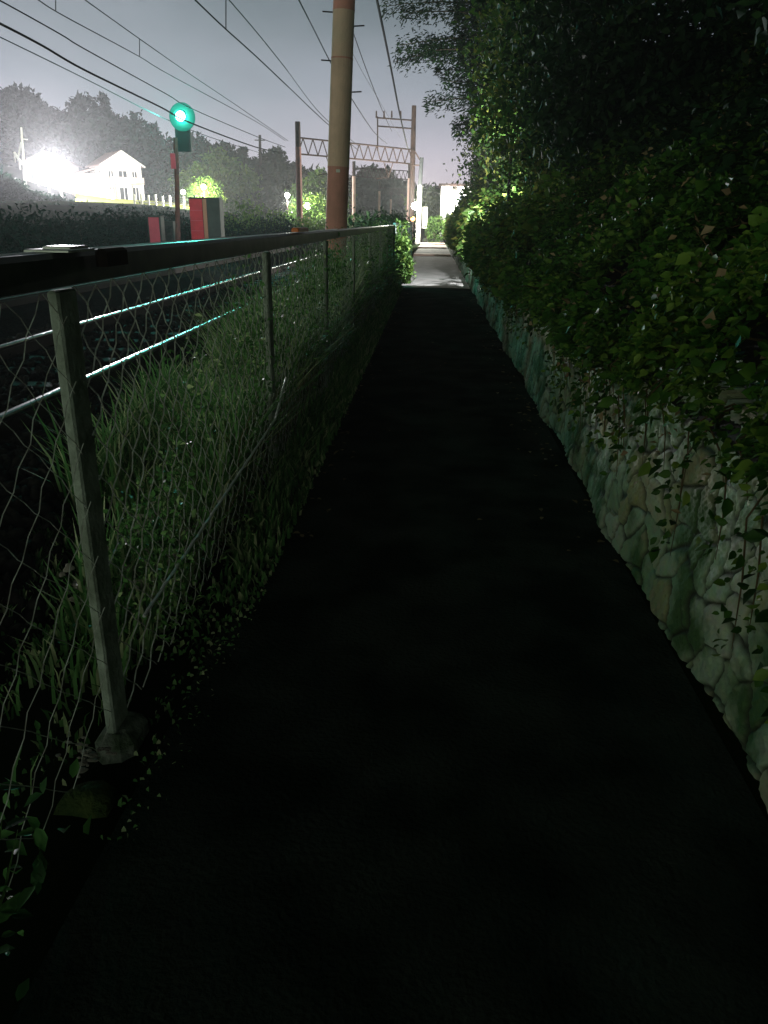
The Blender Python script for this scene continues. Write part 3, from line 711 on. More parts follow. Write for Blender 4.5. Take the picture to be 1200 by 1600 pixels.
g0 = gantry(gl.x, 54, gl.z, gr.x, 62, gr.z, tz, .95, 'red_steel', 'nearest lattice gantry with a rust red left post spanning the tracks', .21)
O = Vector((gl.x, 54, 0))
ca = at(588, 184, 62); cb = at(645, 188, 62); cc = at(590, 197, 62); cd = at(645, 201, 62); ce = at(590, 236, 62)
mb = MB(); mb.tube([ca - O, cb - O], .05, 4); mb.tube([cc - O, cd - O], .05, 4); mb.tube([at(590, 182, 62) - O, ce - O], .05, 4)
for px in (588, 600, 612, 626): q = at(px, 184, 62) - O; mb.tube([q, q + Vector((0, 0, .45))], [.07, .05], 5)
mb.build('cross_arm', M['grey_steel'], g0)
for i, (D, px, rpx, ty, lab) in enumerate([(93, 553, 640, 252, 'second lattice gantry with pale posts seen behind the thick pole'), (134, 593, 645, 283, 'third gantry with slim pale posts before the wooded hill'),
                                   (176, 611, 648, 300, 'fourth gantry small and pale along the tracks'), (222, 625, 650, 312, 'farthest gantry barely visible near the vanishing tracks')]):
    a = at(px, ty, D); b2 = at(rpx, ty + 4, D + 5); t = at(px, ty + 10, D).z
    gantry(a.x, D, a.z, b2.x, D + 5, b2.z, t, .9, 'conc', lab, .22, detail=False)

# ------------------------------------------------------------------ overhead wires: constant distance from the path, sagging between supports
def wire(pix, X, r, m, label, droppers=None):
    P = [atX(px, py, X) for px, py in pix]
    # smooth
    pts = []
    for i in range(len(P) - 1):
        p0 = P[max(0, i - 1)]; p1 = P[i]; p2 = P[i + 1]; p3 = P[min(len(P) - 1, i + 2)]
        for k in range(6):
            t = k / 6
            pts.append(.5 * ((2 * p1) + (-p0 + p2) * t + (2 * p0 - 5 * p1 + 4 * p2 - p3) * t * t + (-p0 + 3 * p1 - 3 * p2 + p3) * t ** 3))
    pts.append(P[-1])
    rs = [r] * len(pts)
    mb = MB(); mb.tube(pts, rs, 5)
    o = tag(mb.build('overhead_wire', m), label, 'wire', 'overhead railway wires')
    return pts
wire([(-60, 8), (0, 37), (67, 72), (133, 110), (250, 167), (300, 193), (400, 230), (446, 240)], -7.1, .022, M['cable'], 'thick dark wire passing just behind the green signal light')
wire([(-60, -28), (0, 1), (97, 55), (133, 77), (260, 147), (300, 170), (400, 213), (446, 230)], -7.1, .013, M['cable'], 'second wire crossing just above the green signal light')
wire([(-60, 30), (0, 58), (133, 123), (250, 182), (330, 215), (420, 243)], -8.6, .012, M['cable_grey'], 'lowest thin wire on the left above the wooded hill')
wire([(60, 0), (100, 25), (217, 88), (267, 118), (400, 190), (446, 220)], -7.1, .011, M['cable_grey'], 'thin wire with short droppers left of the green light')
wire([(133, 0), (217, 60), (300, 118), (370, 165), (450, 220)], -6.3, .010, M['cable_grey'], 'faint wire high above the green signal light')
wire([(305, 0), (350, 43), (400, 88), (455, 140), (511, 193), (560, 235)], -3.4, .012, M['cable'], 'contact wire running down to the pole from the top middle left')
wire([(358, 0), (400, 49), (445, 105), (505, 182), (560, 228)], -3.4, .010, M['cable_grey'], 'faint wire just right of the contact wire')
wire([(467, 0), (490, 45), (520, 104), (550, 155), (585, 207), (605, 225)], -2.9, .016, M['cable'], 'dark wire touching the left edge of the thick pole')
wire([(532, -10), (554, 57), (580, 129), (601, 181), (612, 205)], -2.3, .013, M['cable'], 'wire leaving the right edge of the thick pole towards the cross arm')
wire([(583, -20), (589, 0), (610, 102), (625, 180), (637, 232)], -1.6, .035, M['cable'], 'thickest black cable hanging above the path')
wire([(520, 20), (565, 110), (600, 170), (625, 215)], -2.6, .007, M['cable_grey'], 'very thin wire between the pole and the thick black cable')
for i, (px, py, py2) in enumerate([(87, 0, 18), (218, 60, 88), (353, 0, 45)]):
    a = atX(px, py, -6.6 if i < 2 else -3.4); b2 = atX(px, py2, -6.6 if i < 2 else -3.4)
    mb = MB(); mb.tube([a, b2], .009, 4); tag(mb.build('dropper_wire', M['cable_grey']), ['short dropper wire at the top left corner of the sky', 'short dropper wire hanging up and left of the green light', 'short dropper wire above the contact wire'][i], 'wire')

# ------------------------------------------------------------------ green signal
SD = 27.0; sp = at(283, 182, SD)
sig = empty('railway_signal', (sp.x, SD, -.1), 'railway signal showing a bright green light on a slim reddish pole', 'signal')
O = Vector((sp.x, SD, -.1)); ft = at(278, 392, SD)
mb = MB(); mb.tube([Vector((ft.x - sp.x - .02, 0, 0)), at(276, 262, SD) - O, at(274, 215, SD) - O], [.085, .075, .07], 10); mb.build('pole', M['red_steel'], sig)
a = at(283, 152, SD) - O; b2 = at(283, 212, SD) - O
c = sp - O
mb = MB(); mb.tube([c + Vector((0, .14, 0)), c + Vector((0, .10, 0))], .42, 32); mb.build('halo_board', mat('halo_teal', (.02, .20, .16), .9), sig)  # round teal board imitates the halo of the green light
mb = MB(); mb.box((c.x - .05, .24, c.z - .45), (.5, .18, 1.1), bev=.05); mb.build('lamp_housing', M['black'], sig)
c = sp - O
mb = MB(); mb.tube([c + Vector((0, -.07, 0)), c + Vector((0, -.085, 0))], .15, 24); mb.build('green_lens', mat('green_signal_light', (.1, .8, .7), .3, emit=(.25, 1.0, .85), estr=30), sig)
mb = MB()
vs = []; fs = []
for i in range(11):
    g = math.pi * (i / 10); vs += [c + Vector((.205 * math.cos(g), -.07, .205 * math.sin(g))), c + Vector((.205 * math.cos(g), -.16, .205 * math.sin(g) - .02))]
for i in range(10): fs.append((2 * i, 2 * i + 2, 2 * i + 3, 2 * i + 1))
mb.add(vs, fs); ho = mb.build('hood', M['black'], sig)
q = at(272, 252, SD) - O; mb = MB(); mb.box(q + Vector((0, -.1, 0)), (.16, .05, .46), bev=.01); mb.build('number_plate', M['pink'], sig)
def lamp(name, loc, power, col, size, kind='POINT', parent=None, rot=None, spot=None, blend=0):
    l = bpy.data.lights.new(name, kind); l.energy = power; l.color = col; l.shadow_soft_size = size
    if kind == 'SPOT': l.spot_size = spot; l.spot_blend = blend
    o = bpy.data.objects.new(name, l); COL.objects.link(o)
    if parent: o.parent = parent; o.location = Vector(loc) - parent.location
    else: o.location = loc
    if rot is not None: o.rotation_euler = rot
    return o
tgt = Vector((-1.5, 0, .6)); dirv = (tgt - sp)
lamp('halo_light', sp + Vector((0, -.11, 0)), 80, (.01, 1.0, .76), .05, 'POINT', sig)  # added light on the board to spread the halo
lamp('signal_light', sp + Vector((0, -.36, 0)), 2200, (.12, 1.0, .80), .1, 'SPOT', sig, dirv.to_track_quat('-Z', 'Y').to_euler(), math.radians(150), 1.0)

# ------------------------------------------------------------------ relay cabinets by the signal
def cab(name, px0, px1, py0, D, label, m1, depth=.6, tall=None):
    a = at(px0, py0, D); b2 = at(px1, py0, D); w = b2.x - a.x; h = a.z + .1
    root = empty(name, ((a.x + b2.x) / 2, D, -.1), label, 'cabinet'); return root, w, h
r1, w, h = cab('relay_cabinet', 231, 247, 338, 28.5, 'small pinkish red cabinet door left of the signal pole', 'pink')
mb = MB(); mb.box((0, .25, h / 2 + .1), (w + .12, .4, h - .15), bev=.02); mb.build('body', M['grey'], r1)
mb = MB(); mb.box((0, .03, h / 2 + .28), (w, .04, h - .62), bev=.01); mb.build('door', M['pink'], r1)
mb = MB(); mb.box((0, .2, .12), (w + .25, .6, .24), bev=.02); mb.build('plinth', M['conc'], r1)
r2, w, h = cab('relay_cabinet', 294, 342, 308, 29.5, 'tall cabinet with a bright red front and grey green side right of the signal', 'red')
bw = w
mb = MB(); mb.box((0, .3, h / 2), (bw, .55, h), bev=.02); mb.build('body', M['grey'], r2)
mb = MB(); mb.box((-bw * .27, .0, h / 2 + .22), (bw * .42, .05, h - .55), bev=.01); d = mb.build('door', M['red'], r2)
mb = MB()
for k in range(4):
    mb = MB(); mb.box((-bw * .27, -.03, h * .35 + k * .35), (bw * .40, .012, .02)); mb.build('louvre', M['pink'], d)
mb = MB(); mb.box((bw * .02, -.01, h / 2 + .1), (bw * .12, .06, h - .3), bev=.01); mb.build('corner_strip', M['tan'], r2)
r3, w, h = cab('relay_cabinet', 252, 270, 345, 29.5, 'low dark grey cabinet standing between the signal pole and the pinkish one', 'grey')
mb = MB(); mb.box((0, .2, h / 2), (w, .4, h), bev=.02); mb.build('body', M['grey'], r3)
mb = MB(); mb.box((0, -.015, h / 2), (w * .8, .02, h * .8), bev=.01); mb.build('door', M['dark_steel'], r3)

# ------------------------------------------------------------------ shrubs on the far side of the tracks
shr = [(20, 345, 27, 2.2, 1.0, 'dim grey shrub at the far left below the floodlight'), (110, 347, 29, 2.6, 1.1, 'wide dark shrub under the white house'), (196, 330, 33, 1.8, 1.25, 'dark round bush in front of the white fence'),
       (262, 336, 36, 2.0, 1.0, 'leafy bush behind the small red cabinet'), (360, 345, 34, 1.7, 1.1, 'bush beside the tall red cabinet'), (392, 322, 44, 3.0, 1.7, 'large pale green shrub right of the cabinets'),
       (430, 338, 40, 2.0, 1.3, 'green bush left of the rust red gantry post'), (488, 338, 46, 2.0, 1.5, 'lit green bush between the gantry post and the thick pole'), (500, 300, 75, 3.8, 3.2, 'bright green shrub behind the glowing bush')]
for i, (px, py, D, rx, rz, lab) in enumerate(shr):
    tp = at(px, py, D); rz = max(rz, tp.z * .55)
    root = empty('shrub', (tp.x, D, ground_h(tp.x, D)), lab, 'shrub', 'shrubs beyond the tracks')
    zc = tp.z - rz - ground_h(tp.x, D)
    bl = [((0, 0, zc), (rx * .75, 1.0, rz)), ((-rx * .55, .1, zc - rz * .25), (rx * .55, .9, rz * .75)), ((rx * .5, -.1, zc - rz * .2), (rx * .55, .9, rz * .75))]
    P, T = crown_points(bl, 3200 if D < 50 else 2200, .4); P = P[P[:, 2] > -.3] if False else P
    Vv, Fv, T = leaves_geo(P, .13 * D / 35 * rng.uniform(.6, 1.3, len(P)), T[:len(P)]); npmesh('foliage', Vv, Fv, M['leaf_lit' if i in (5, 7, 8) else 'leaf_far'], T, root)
    mb = MB()
    for k in range(5): mb.tube([(0, 0, -.1), (rng.uniform(-rx, rx) * .4, rng.uniform(-.4, .4), max(.3, zc))], [.05, .02], 5)
    mb.build('stem', M['bark'], root)

kb = at(60, 300, 84); kb = empty('hedge', (kb.x, 84, ground_h(kb.x, 84)), 'dark bank of bushes sloping down in front of the floodlit houses', 'hedge'); Pb = []; Tb = []
mb = MB()
for (px, py) in ((-40, 240), (-15, 258), (8, 276), (30, 290), (52, 302), (75, 307), (98, 314), (122, 320), (146, 323), (170, 325), (195, 328)):
    p = at(px, py, 84 + rng.uniform(-1, 1)) - kb.location; hz_ = max(.8, (p.z + .6) / 2); c_ = (p.x, p.y, p.z - hz_)
    P, T = crown_points([(c_, (1.7, 1.6, hz_)), ((c_[0] + .8, c_[1] - 1, c_[2] - .3), (1.6, 1.4, hz_ * .9))], 1300, .3); Pb.append(P); Tb.append(T)
    mb = MB(); mb.tube([(c_[0], c_[1], -1), (c_[0], c_[1], c_[2])], [.1, .05], 5); mb.build('stem', M['bark'], kb)
for i in range(26):
    p = at(-50 + i * 11, 320 + .22 * i + 4 * math.sin(i * 1.9), 73 + 2 * math.sin(i * 2.7)) - kb.location; c_ = (p.x, p.y, p.z - 1.0)
    P, T = crown_points([(c_, (1.0, 1.2, .95))], 800, .3); Pb.append(P); Tb.append(T)
    mb = MB(); mb.tube([(c_[0], c_[1], c_[2] - 1), (c_[0], c_[1], c_[2])], [.1, .05], 5); mb.build('stem', M['bark'], kb)
P = np.concatenate(Pb); Vv, Fv, T = leaves_geo(P, .42 * rng.uniform(.6, 1.3, len(P)), np.concatenate(Tb)); npmesh('foliage', Vv, Fv, M['leaf_far'], T, kb)
hr = empty('hedge', (-13.2, 30, 0), 'long dark hedge on the far side of the railway below the houses', 'hedge')
P, T = crown_points([((.4 * math.sin(dy), dy, .8 + .1 * math.sin(dy * .7)), (.9, 2.6, .75 + .12 * math.sin(dy * 1.3))) for dy in range(-18, 45, 3)], 1100, .35)
Vv, Fv, T = leaves_geo(P, .17 * rng.uniform(.6, 1.3, len(P)), T); npmesh('foliage', Vv, Fv, M['leaf_far'], T, hr)
mb = MB()
for dy in range(-18, 45, 3):
    mb = MB(); mb.tube([(0, dy, -.2), (0, dy, 1)], [.05, .02], 5); mb.build('stem', M['bark'], hr)
# ------------------------------------------------------------------ white house on the hillside
HD = 110.0; hb = at(166, 318, HD); HX, HZ = hb.x, hb.z
house = empty('house', (HX, HD, HZ), 'overexposed white two storey house with a pink tiled gable roof on the hillside', 'house', rz=math.radians(38))
FW, SL, EV, RG = 5.2, 6.4, 4.9, 6.5            # front width, side length, eaves, ridge; corner at the origin, front runs +x, side runs +y... the side towards -x
mb = MB()
x0, x1, y0, y1 = 0, FW, 0, SL
mb.add([(x0, y0, -2), (x1, y0, -2), (x1, y1, -2), (x0, y1, -2), (x0, y0, EV), (x1, y0, EV), (x1, y1, EV), (x0, y1, EV), (FW / 2, y0, RG), (FW / 2, y1, RG)],
       [(0, 1, 5, 8, 4), (1, 2, 6, 5), (2, 3, 7, 9, 6), (3, 0, 4, 7)])
mb.build('wall', M['white'], house)
mb = MB(); e = .45; k = (RG - EV) / (FW / 2)
for s in (-1, 1):
    xe = FW / 2 + s * (FW / 2 + e); ze = EV - e * k
    a = [(FW / 2, -e, RG + .05), (xe, -e, ze + .05), (xe, SL + e, ze + .05), (FW / 2, SL + e, RG + .05)]; b4 = [(p[0], p[1], p[2] + .16) for p in a]
    mb.add(a + b4, [(0, 1, 2, 3), (4, 7, 6, 5), (0, 4, 5, 1), (1, 5, 6, 2), (2, 6, 7, 3)])
roof = mb.build('roof', M['roof'], house)
mb = MB()
for s in (-1, 1):
    a = Vector((FW / 2, -e - .03, RG + .1)); b2 = Vector((FW / 2 + s * (FW / 2 + e), -e - .03, EV - e * k + .1)); mb.tube([a, b2], .11, 4)
mb.build('bargeboard', M['white'], roof)
for (cx, cz, w_, h_) in ((1.0, 3.6, .7, 1.1), (2.6, 3.7, 1.2, 1.0), (4.2, 3.6, .7, 1.1), (1.0, 1.2, .7, 1.9), (2.6, 1.1, 1.3, 2.0), (4.2, 1.2, .8, 1.9)):
    mb = MB(); mb.box((cx, -.03, cz), (w_, .04, h_)); w1 = mb.build('window', M['glass'], house)
    mb = MB()
    for sx in (-1, 0, 1): mb.box((cx + sx * w_ / 2, -.07, cz), (.08, .06, h_ + .08))
    for sz in (-1, 1): mb.box((cx, -.075, cz + sz * h_ / 2), (w_ + .16, .07, .08))
    mb.build('frame', M['white'], w1)
mb = MB(); mb.box((FW / 2 + .2, -.62, 2.55), (FW - .6, 1.1, .12)); mb.box((FW / 2 + .2, -1.14, 3.0), (FW - .6, .05, .7)); mb.build('balcony', M['cream'], house)
for cx in (.7, 2.8, 4.9):
    mb = MB(); mb.box((cx, -1.1, .3), (.14, .14, 4.4)); mb.build('pillar', M['white'], house)
for (cy, cz) in ((1.6, 3.6), (4.4, 3.6), (2.4, 1.2)):
    mb = MB(); mb.box((-.03, cy, cz), (.04, 1.0, 1.1)); w1 = mb.build('window', M['glass'], house)
    mb = MB(); mb.box((-.07, cy, cz), (.05, .07, 1.15)); mb.box((-.07, cy, cz - .58), (.09, 1.15, .08)); mb.build('frame', M['white'], w1)
# lower left wing
wing = MB(); wing.box((-1.6, 3.2, 1.0), (3.0, 5.0, 5.4)); wing.build('wing', M['cream'], house)
mb = MB(); a = [(-3.5, .3, 3.5), (-3.5, 6.1, 3.5), (.0, 6.1, 4.5), (.0, .3, 4.5)]; mb.add(a + [(p[0], p[1], p[2] + .15) for p in a], [(0, 3, 2, 1), (4, 5, 6, 7), (0, 1, 5, 4), (1, 2, 6, 5), (2, 3, 7, 6), (3, 0, 4, 7)]); mb.build('wing_roof', M['roof'], house)

# house by the lamp, further left
h2b = at(78, 300, 112); h2 = empty('house', (h2b.x, 112, h2b.z), 'cream house washed out by the glare of the floodlight', 'house', rz=math.radians(10))
mb = MB(); mb.add([(-3, 0, -3), (3, 0, -3), (3, 5, -3), (-3, 5, -3), (-3, 0, 3.6), (3, 0, 3.6), (3, 5, 3.6), (-3, 5, 3.6), (0, 0, 5), (0, 5, 5)], [(0, 1, 5, 8, 4), (1, 2, 6, 5), (2, 3, 7, 9, 6), (3, 0, 4, 7)]); mb.build('wall', M['cream'], h2)
mb = MB()
for s in (-1, 1):
    a = [(0, -.4, 5.05), (s * 3.5, -.4, 3.4), (s * 3.5, 5.4, 3.4), (0, 5.4, 5.05)]; mb.add(a + [(p[0], p[1], p[2] + .15) for p in a], [(0, 1, 2, 3), (4, 7, 6, 5), (0, 4, 5, 1), (1, 5, 6, 2)])
mb.build('roof', M['roof'], h2)
for cx in (-1.6, 1.4): 
    mb = MB(); mb.box((cx, -.03, 2.2), (1.1, .04, 1.2)); w1 = mb.build('window', M['glass'], h2)
    mb = MB(); mb.box((cx, -.07, 1.58), (1.3, .1, .08)); mb.build('sill', M['white'], w1)

# lit yellow-green lawn bank under the house
mb = MB(); V = []
pts_t = [(118, 303), (140, 306), (170, 310), (200, 312), (240, 314), (275, 316), (300, 318)]; pts_b = [(118, 322), (140, 325), (170, 326), (200, 329), (240, 331), (275, 333), (300, 334)]
for (a, b2) in zip(pts_t, pts_b):
    p = at(*a, 106); q = at(*b2, 97); V += [p, p.lerp(q, .5) + Vector((0, 0, .12)), q, q + Vector((0, 3, -3))]
mb.add(V, [(4 * i + j, 4 * i + j + 1, 4 * i + 4 + j + 1, 4 * i + 4 + j) for i in range(len(pts_t) - 1) for j in range(3)])
tag(mb.build('lawn', M['lawn'], smooth=True), kind='structure')
a = at(212, 331, 96.5); b2 = at(300, 337, 96.5); hgt = 2.1
rl = empty('railing', (a.x, a.y, a.z), 'white railing with upright posts along the lit yellow bank', 'railing')
O = Vector(a)
for i in range(9):
    p = a.lerp(b2, i / 8) - O; mb = MB(); mb.box(p + Vector((0, 0, hgt / 2 - .3)), (.22, .18, hgt + .3 + .3 * (i % 2)), bev=.03); mb.build('post', M['white'], rl)
mb = MB(); mb.tube([Vector((0, 0, .35)), b2 - O + Vector((0, 0, .35))], .16, 6); mb.build('rail', M['white'], rl)
mb = MB(); mb.tube([Vector((0, 0, 1.15)), b2 - O + Vector((0, 0, 1.15))], .06, 6); mb.build('rail', M['white'], rl)
# curved white guard rail left of the lamp and lit pole with a strut
gp = [at(px, py, 100) for px, py in ((22, 238), (30, 250), (42, 263), (58, 275), (75, 285), (95, 292))]
g_ = empty('guard_rail', gp[0], 'curved white guard rail running downhill from the lattice pole', 'guard rail'); O = gp[0]
mb = MB(); mb.tube([p - O for p in gp], .17, 6); mb.build('rail', M['white'], g_)
for p in gp: mb = MB(); mb.tube([p - O, p - O + Vector((0, 0, -1.1))], .08, 5); mb.build('post', M['white'], g_)
O = at(34, 252, 99); up_ = empty('utility_pole', O, 'slim white lit pole with a slanting strut at the far left', 'pole')
mb = MB(); mb.tube([(0, 0, -3), at(33, 199, 99) - O], [.2, .12], 8); mb.build('pole', M['white'], up_)
mb = MB(); mb.tube([at(28, 248, 99) - O, at(33, 222, 99) - O], .11, 6); mb.build('strut', M['white'], up_)
mb = MB(); mb.tube([at(34, 217, 99) - O, at(43, 218, 99) - O], .07, 6); mb.build('cross_arm', M['white'], up_)

# floodlight
FL = at(86, 266, 94.0)
gz = ground_h(FL.x, 94)
fl = empty('floodlight', (FL.x, 94, gz), 'blazing white floodlight on a mast in front of the houses', 'lamp')
h = FL.z - gz
mb = MB(); mb.tube([(0, .3, -.3), (0, .3, h + .2)], [.11, .08], 8); mb.build('mast', M['grey_steel'], fl)
mb = MB(); mb.box((0, .14, h), (.8, .16, .55), bev=.05); mb.build('housing', M['grey_steel'], fl)
mb = MB(); mb.sphere((0, -.02, h), .5, 16, 10, (1.1, .3, .8)); mb.build('glass', mat('floodlight_glow', (1, 1, 1), .3, emit=(1, .95, .93), estr=120), fl)
lamp('floodlight_lamp', FL + Vector((0, -.35, 0)), 150000, (1.0, .95, 1.0), .3, 'SPOT', fl, (Vector((.25, -1, -.12))).to_track_quat('-Z', 'Y').to_euler(), math.radians(178), .15)
mb = MB(); mb.box((.55, .5, h - .35), (.4, .3, .35), bev=.04); mb.build('added_head', M['grey_steel'], fl)  # added second head, aimed to brighten the house
hp_ = FL + Vector((.55, .75, -.35))
lamp('added_house_light', hp_, 32000, (1.0, .95, .93), .2, 'SPOT', fl, (at(150, 312, 112) - hp_).to_track_quat('-Z', 'Y').to_euler(), math.radians(100), .5)

# small globe lamps; the two yellow ones are added to light bushes
def globe(px, py, D, P, col, label, r=.3, hp=None):
    g = at(px, py, D); gz = ground_h(g.x, D); root = empty('garden_lamp', (g.x, D, gz), label, 'lamp', 'garden lamps'); h = g.z - gz
    mb = MB(); mb.tube([(0, 0, -.2), (0, 0, h - r)], [.07, .05], 8); mb.build('post', M['grey_steel'], root)
    mb = MB(); mb.sphere((0, 0, h), r * .6, 14, 9); mb.build('globe', mat('globe_glow', (1, 1, .95), .3, emit=col, estr=25), root)
    lamp('globe_lamp', g + Vector((0, 0, -r - .3)), P * 4.5, col, .15, 'POINT', root)
    return root
globe(286, 300, 97, 2600, (1, 1, .86), 'white globe lamp beside the white railing', .45)
globe(318, 292, 99, 2200, (1, .95, .6), 'added yellow lamp lighting the bush behind the tall cabinet', .5)
globe(449, 305, 78, 1500, (1, 1, .92), 'small white globe lamp left of the rust red post', .38)
globe(480, 322, 80, 1500, (1, 1, .62), 'added yellow white lamp lighting the bush beside the gantry post', .5)
def glowbush(px, py, D, rx, rz, label):
    p = at(px, py, D); root = empty('bush', (p.x, D, p.z - rz), label, 'bush')
    P, T = crown_points([((0, 0, rz), (rx, rx * .7, rz)), ((rx * .5, 0, rz * .6), (rx * .6, rx * .5, rz * .6)), ((-rx * .5, .1, rz * .7), (rx * .6, rx * .5, rz * .6))], 1500, .5)
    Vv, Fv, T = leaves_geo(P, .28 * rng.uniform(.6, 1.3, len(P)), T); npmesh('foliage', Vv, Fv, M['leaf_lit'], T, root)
    mb = MB(); mb.tube([(0, 0, -2), (0, 0, rz)], [.12, .05], 6); mb.build('stem', M['bark'], root)
glowbush(322, 300, 102, 2.0, 1.7, 'glowing yellow bush behind the tall red cabinet')
glowbush(482, 322, 83, 1.7, 1.1, 'glowing yellow bush right of the rust red post')

# ------------------------------------------------------------------ wooded hill
def ridge(px): return float(np.interp(px, [-60, 0, 30, 60, 78, 95, 120, 130, 150, 172, 200, 225, 240, 262, 300, 340, 365, 400, 440, 470, 500, 530, 560, 590, 620, 650, 690, 740], [120, 150, 165, 170, 180, 178, 165, 160, 175, 195, 185, 215, 228, 225, 225, 232, 238, 252, 250, 262, 262, 285, 278, 272, 280, 290, 292, 285]))
def far_tree(px, top, D, w, name, lm, label, group, n=2600, hh=None, kind=0):
    p = at(px, top, D); g = ground_h(p.x, D); H = hh or max(5, p.z - g)
    root = empty(name, (p.x, D, p.z - H), label, 'tree', group)
    if kind == 0: bl = [((0, 0, H * .80), (w * .62, w * .6, H * .20)), ((-w * .35, 0, H * .62), (w * .7, w * .6, H * .2)), ((w * .4, .3, H * .55), (w * .7, w * .6, H * .24)), ((0, -.5, H * .35), (w * .95, w * .7, H * .26))]
    else: bl = [((0, 0, H * (.15 + .17 * k)), (w * (1.0 - .17 * k), w * (1.0 - .17 * k), H * .15)) for k in range(6)]
    P, T = crown_points(bl, n // len(bl), .35)
    Vv, Fv, T = leaves_geo(P, D * .0058 * rng.uniform(.6, 1.4, len(P)), T); npmesh('crown', Vv, Fv, M[lm], T, root)
    mb = MB(); mb.tube([(0, 0, -3), (0, 0, H * .7)], [w * .09, w * .03], 6); mb.build('trunk', M['bark'], root)
    return root
gt = 'trees on the wooded hill'
far_tree(22, 138, 150, 5, 'broadleaf_tree', 'leaf_far', 'leftmost peaked tree on the skyline', gt, 3600)
far_tree(78, 178, 165, 4.5, 'broadleaf_tree', 'leaf_far', 'low tree on the skyline above the floodlight', gt)
far_tree(130, 150, 140, 4.8, 'broadleaf_tree', 'leaf_far', 'tall rounded tree on the skyline above the white house', gt, 4200)
far_tree(163, 160, 150, 2.6, 'conifer', 'leaf_far', 'thin feathery conifer on the skyline right of the rounded tree', gt, 1300, kind=1)
far_tree(196, 180, 138, 6.5, 'broadleaf_tree', 'leaf_far', 'broad dark tree between the white house and the signal', gt, 4600)
far_tree(241, 206, 160, 3.6, 'conifer', 'leaf_far', 'pointed tree on the skyline left of the signal', gt, 2200, kind=1)
far_tree(305, 214, 150, 5.5, 'broadleaf_tree', 'leaf_far', 'dark tree right behind the green light', gt, 3600)
far_tree(345, 228, 165, 4.5, 'broadleaf_tree', 'leaf_far', 'rounded tree top right of the green light', gt)
far_tree(380, 240, 170, 3.5, 'conifer', 'leaf_far', 'small pointed tree on the falling skyline', gt, 1600, kind=1)
far_tree(428, 236, 160, 4.6, 'broadleaf_tree', 'leaf_dark', 'dark round tree left of the rust red post', gt, 3200)
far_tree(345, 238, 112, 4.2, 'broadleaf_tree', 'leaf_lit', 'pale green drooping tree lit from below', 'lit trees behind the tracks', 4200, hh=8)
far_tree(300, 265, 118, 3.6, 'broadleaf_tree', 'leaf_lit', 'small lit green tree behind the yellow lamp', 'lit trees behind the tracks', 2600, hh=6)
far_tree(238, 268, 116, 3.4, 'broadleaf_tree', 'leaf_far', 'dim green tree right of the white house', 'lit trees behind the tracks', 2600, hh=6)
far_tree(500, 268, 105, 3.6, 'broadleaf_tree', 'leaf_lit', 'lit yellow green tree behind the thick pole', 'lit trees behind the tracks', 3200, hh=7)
far_tree(590, 262, 260, 9, 'broadleaf_tree', 'leaf_dark', 'dark mound of trees behind the gantries', gt, 3600)
far_tree(690, 288, 130, 4, 'broadleaf_tree', 'leaf_dark', 'dark tree above the floodlit white house at the end of the path', gt, 2400)
far_tree(672, 292, 105, 2.6, 'broadleaf_tree', 'leaf_lit', 'green lit tree behind the bright lamp pole', gt, 2400, hh=5)
# the wood below the skyline, one mass
P = []; T = []; Z = []
n = 46000
px = rng.uniform(-80, 740, n); D = 120 + 70 * rng.random(n) + np.where(px > 520, 90, 0); fr = rng.random(n) ** .8
for i in range(n):
    top = ridge(px[i]) + 10 + 5 * math.sin(px[i] * .21 + D[i] * .1) + 4 * math.sin(px[i] * .57)
    bot = 335 if px[i] > 420 else 322
    p = at(px[i], top + (bot - top) * fr[i], D[i]); P.append(p)
P = np.array(P)
cl = np.floor(P / np.array([5.5, 9, 4.5])); T = np.sin(cl[:, 0] * 12.9 + cl[:, 1] * 7.1 + cl[:, 2] * 37.7) * .5 + .5
Vv, Fv, T = leaves_geo(P, P[:, 1] * .0085 * rng.uniform(.6, 1.4, n), np.clip(T * .7 + rng.random(n) * .3, 0, 1))
tag(npmesh('woods', Vv, Fv, M['leaf_far'], T), 'dark wooded hill reading as one mass behind the houses and the tracks', 'woods', kind='stuff')
O = at(406, 290, 140); ap = empty('utility_pole', O, 'thin dark pole sticking up from the wooded hill', 'pole'); mb = MB(); mb.tube([(0, 0, -6), at(406, 211, 140) - O], [.3, .22], 6); mb.build('pole', M['grey_steel'], ap)
mb = MB(); q = at(406, 219, 140) - O; mb.tube([q - Vector((.9, 0, 0)), q + Vector((.9, 0, 0))], .08, 4); mb.build('cross_arm', M['grey_steel'], ap)

# ------------------------------------------------------------------ end of the path
hl = empty('hooded_lamp', (LAMP_R.x + .25, LAMP_R.y, float(slope_z(LAMP_R.x + .25))), 'hooded path lamp hidden in the hedge and shining away down the path', 'lamp')
O = hl.location.copy(); lh = LAMP_R - O
mb = MB(); mb.tube([(0, 0, -.2), (0, 0, lh.z + .1), (-.12, 0, lh.z + .22), (lh.x, 0, lh.z + .18)], [.04, .035, .03, .03], 8); mb.build('post', M['grey_steel'], hl)
mb = MB(); mb.box(lh + Vector((0, -.07, 0)), (.34, .03, .3)).box(lh + Vector((0, .1, .16)), (.34, .34, .03)); mb.build('hood', M['black'], hl)
mb = MB(); mb.sphere(lh + Vector((0, .04, .08)), .05, 10, 7); mb.build('bulb', mat('bulb_glow', (1, 1, 1), .3, emit=(.95, .97, 1), estr=60), hl)
lamp('path_light', LAMP_R + Vector((0, .02, 0)), 2600, (.93, .95, 1.0), .03, 'SPOT', hl, (math.radians(90), 0, 0), math.radians(180), 0.0)

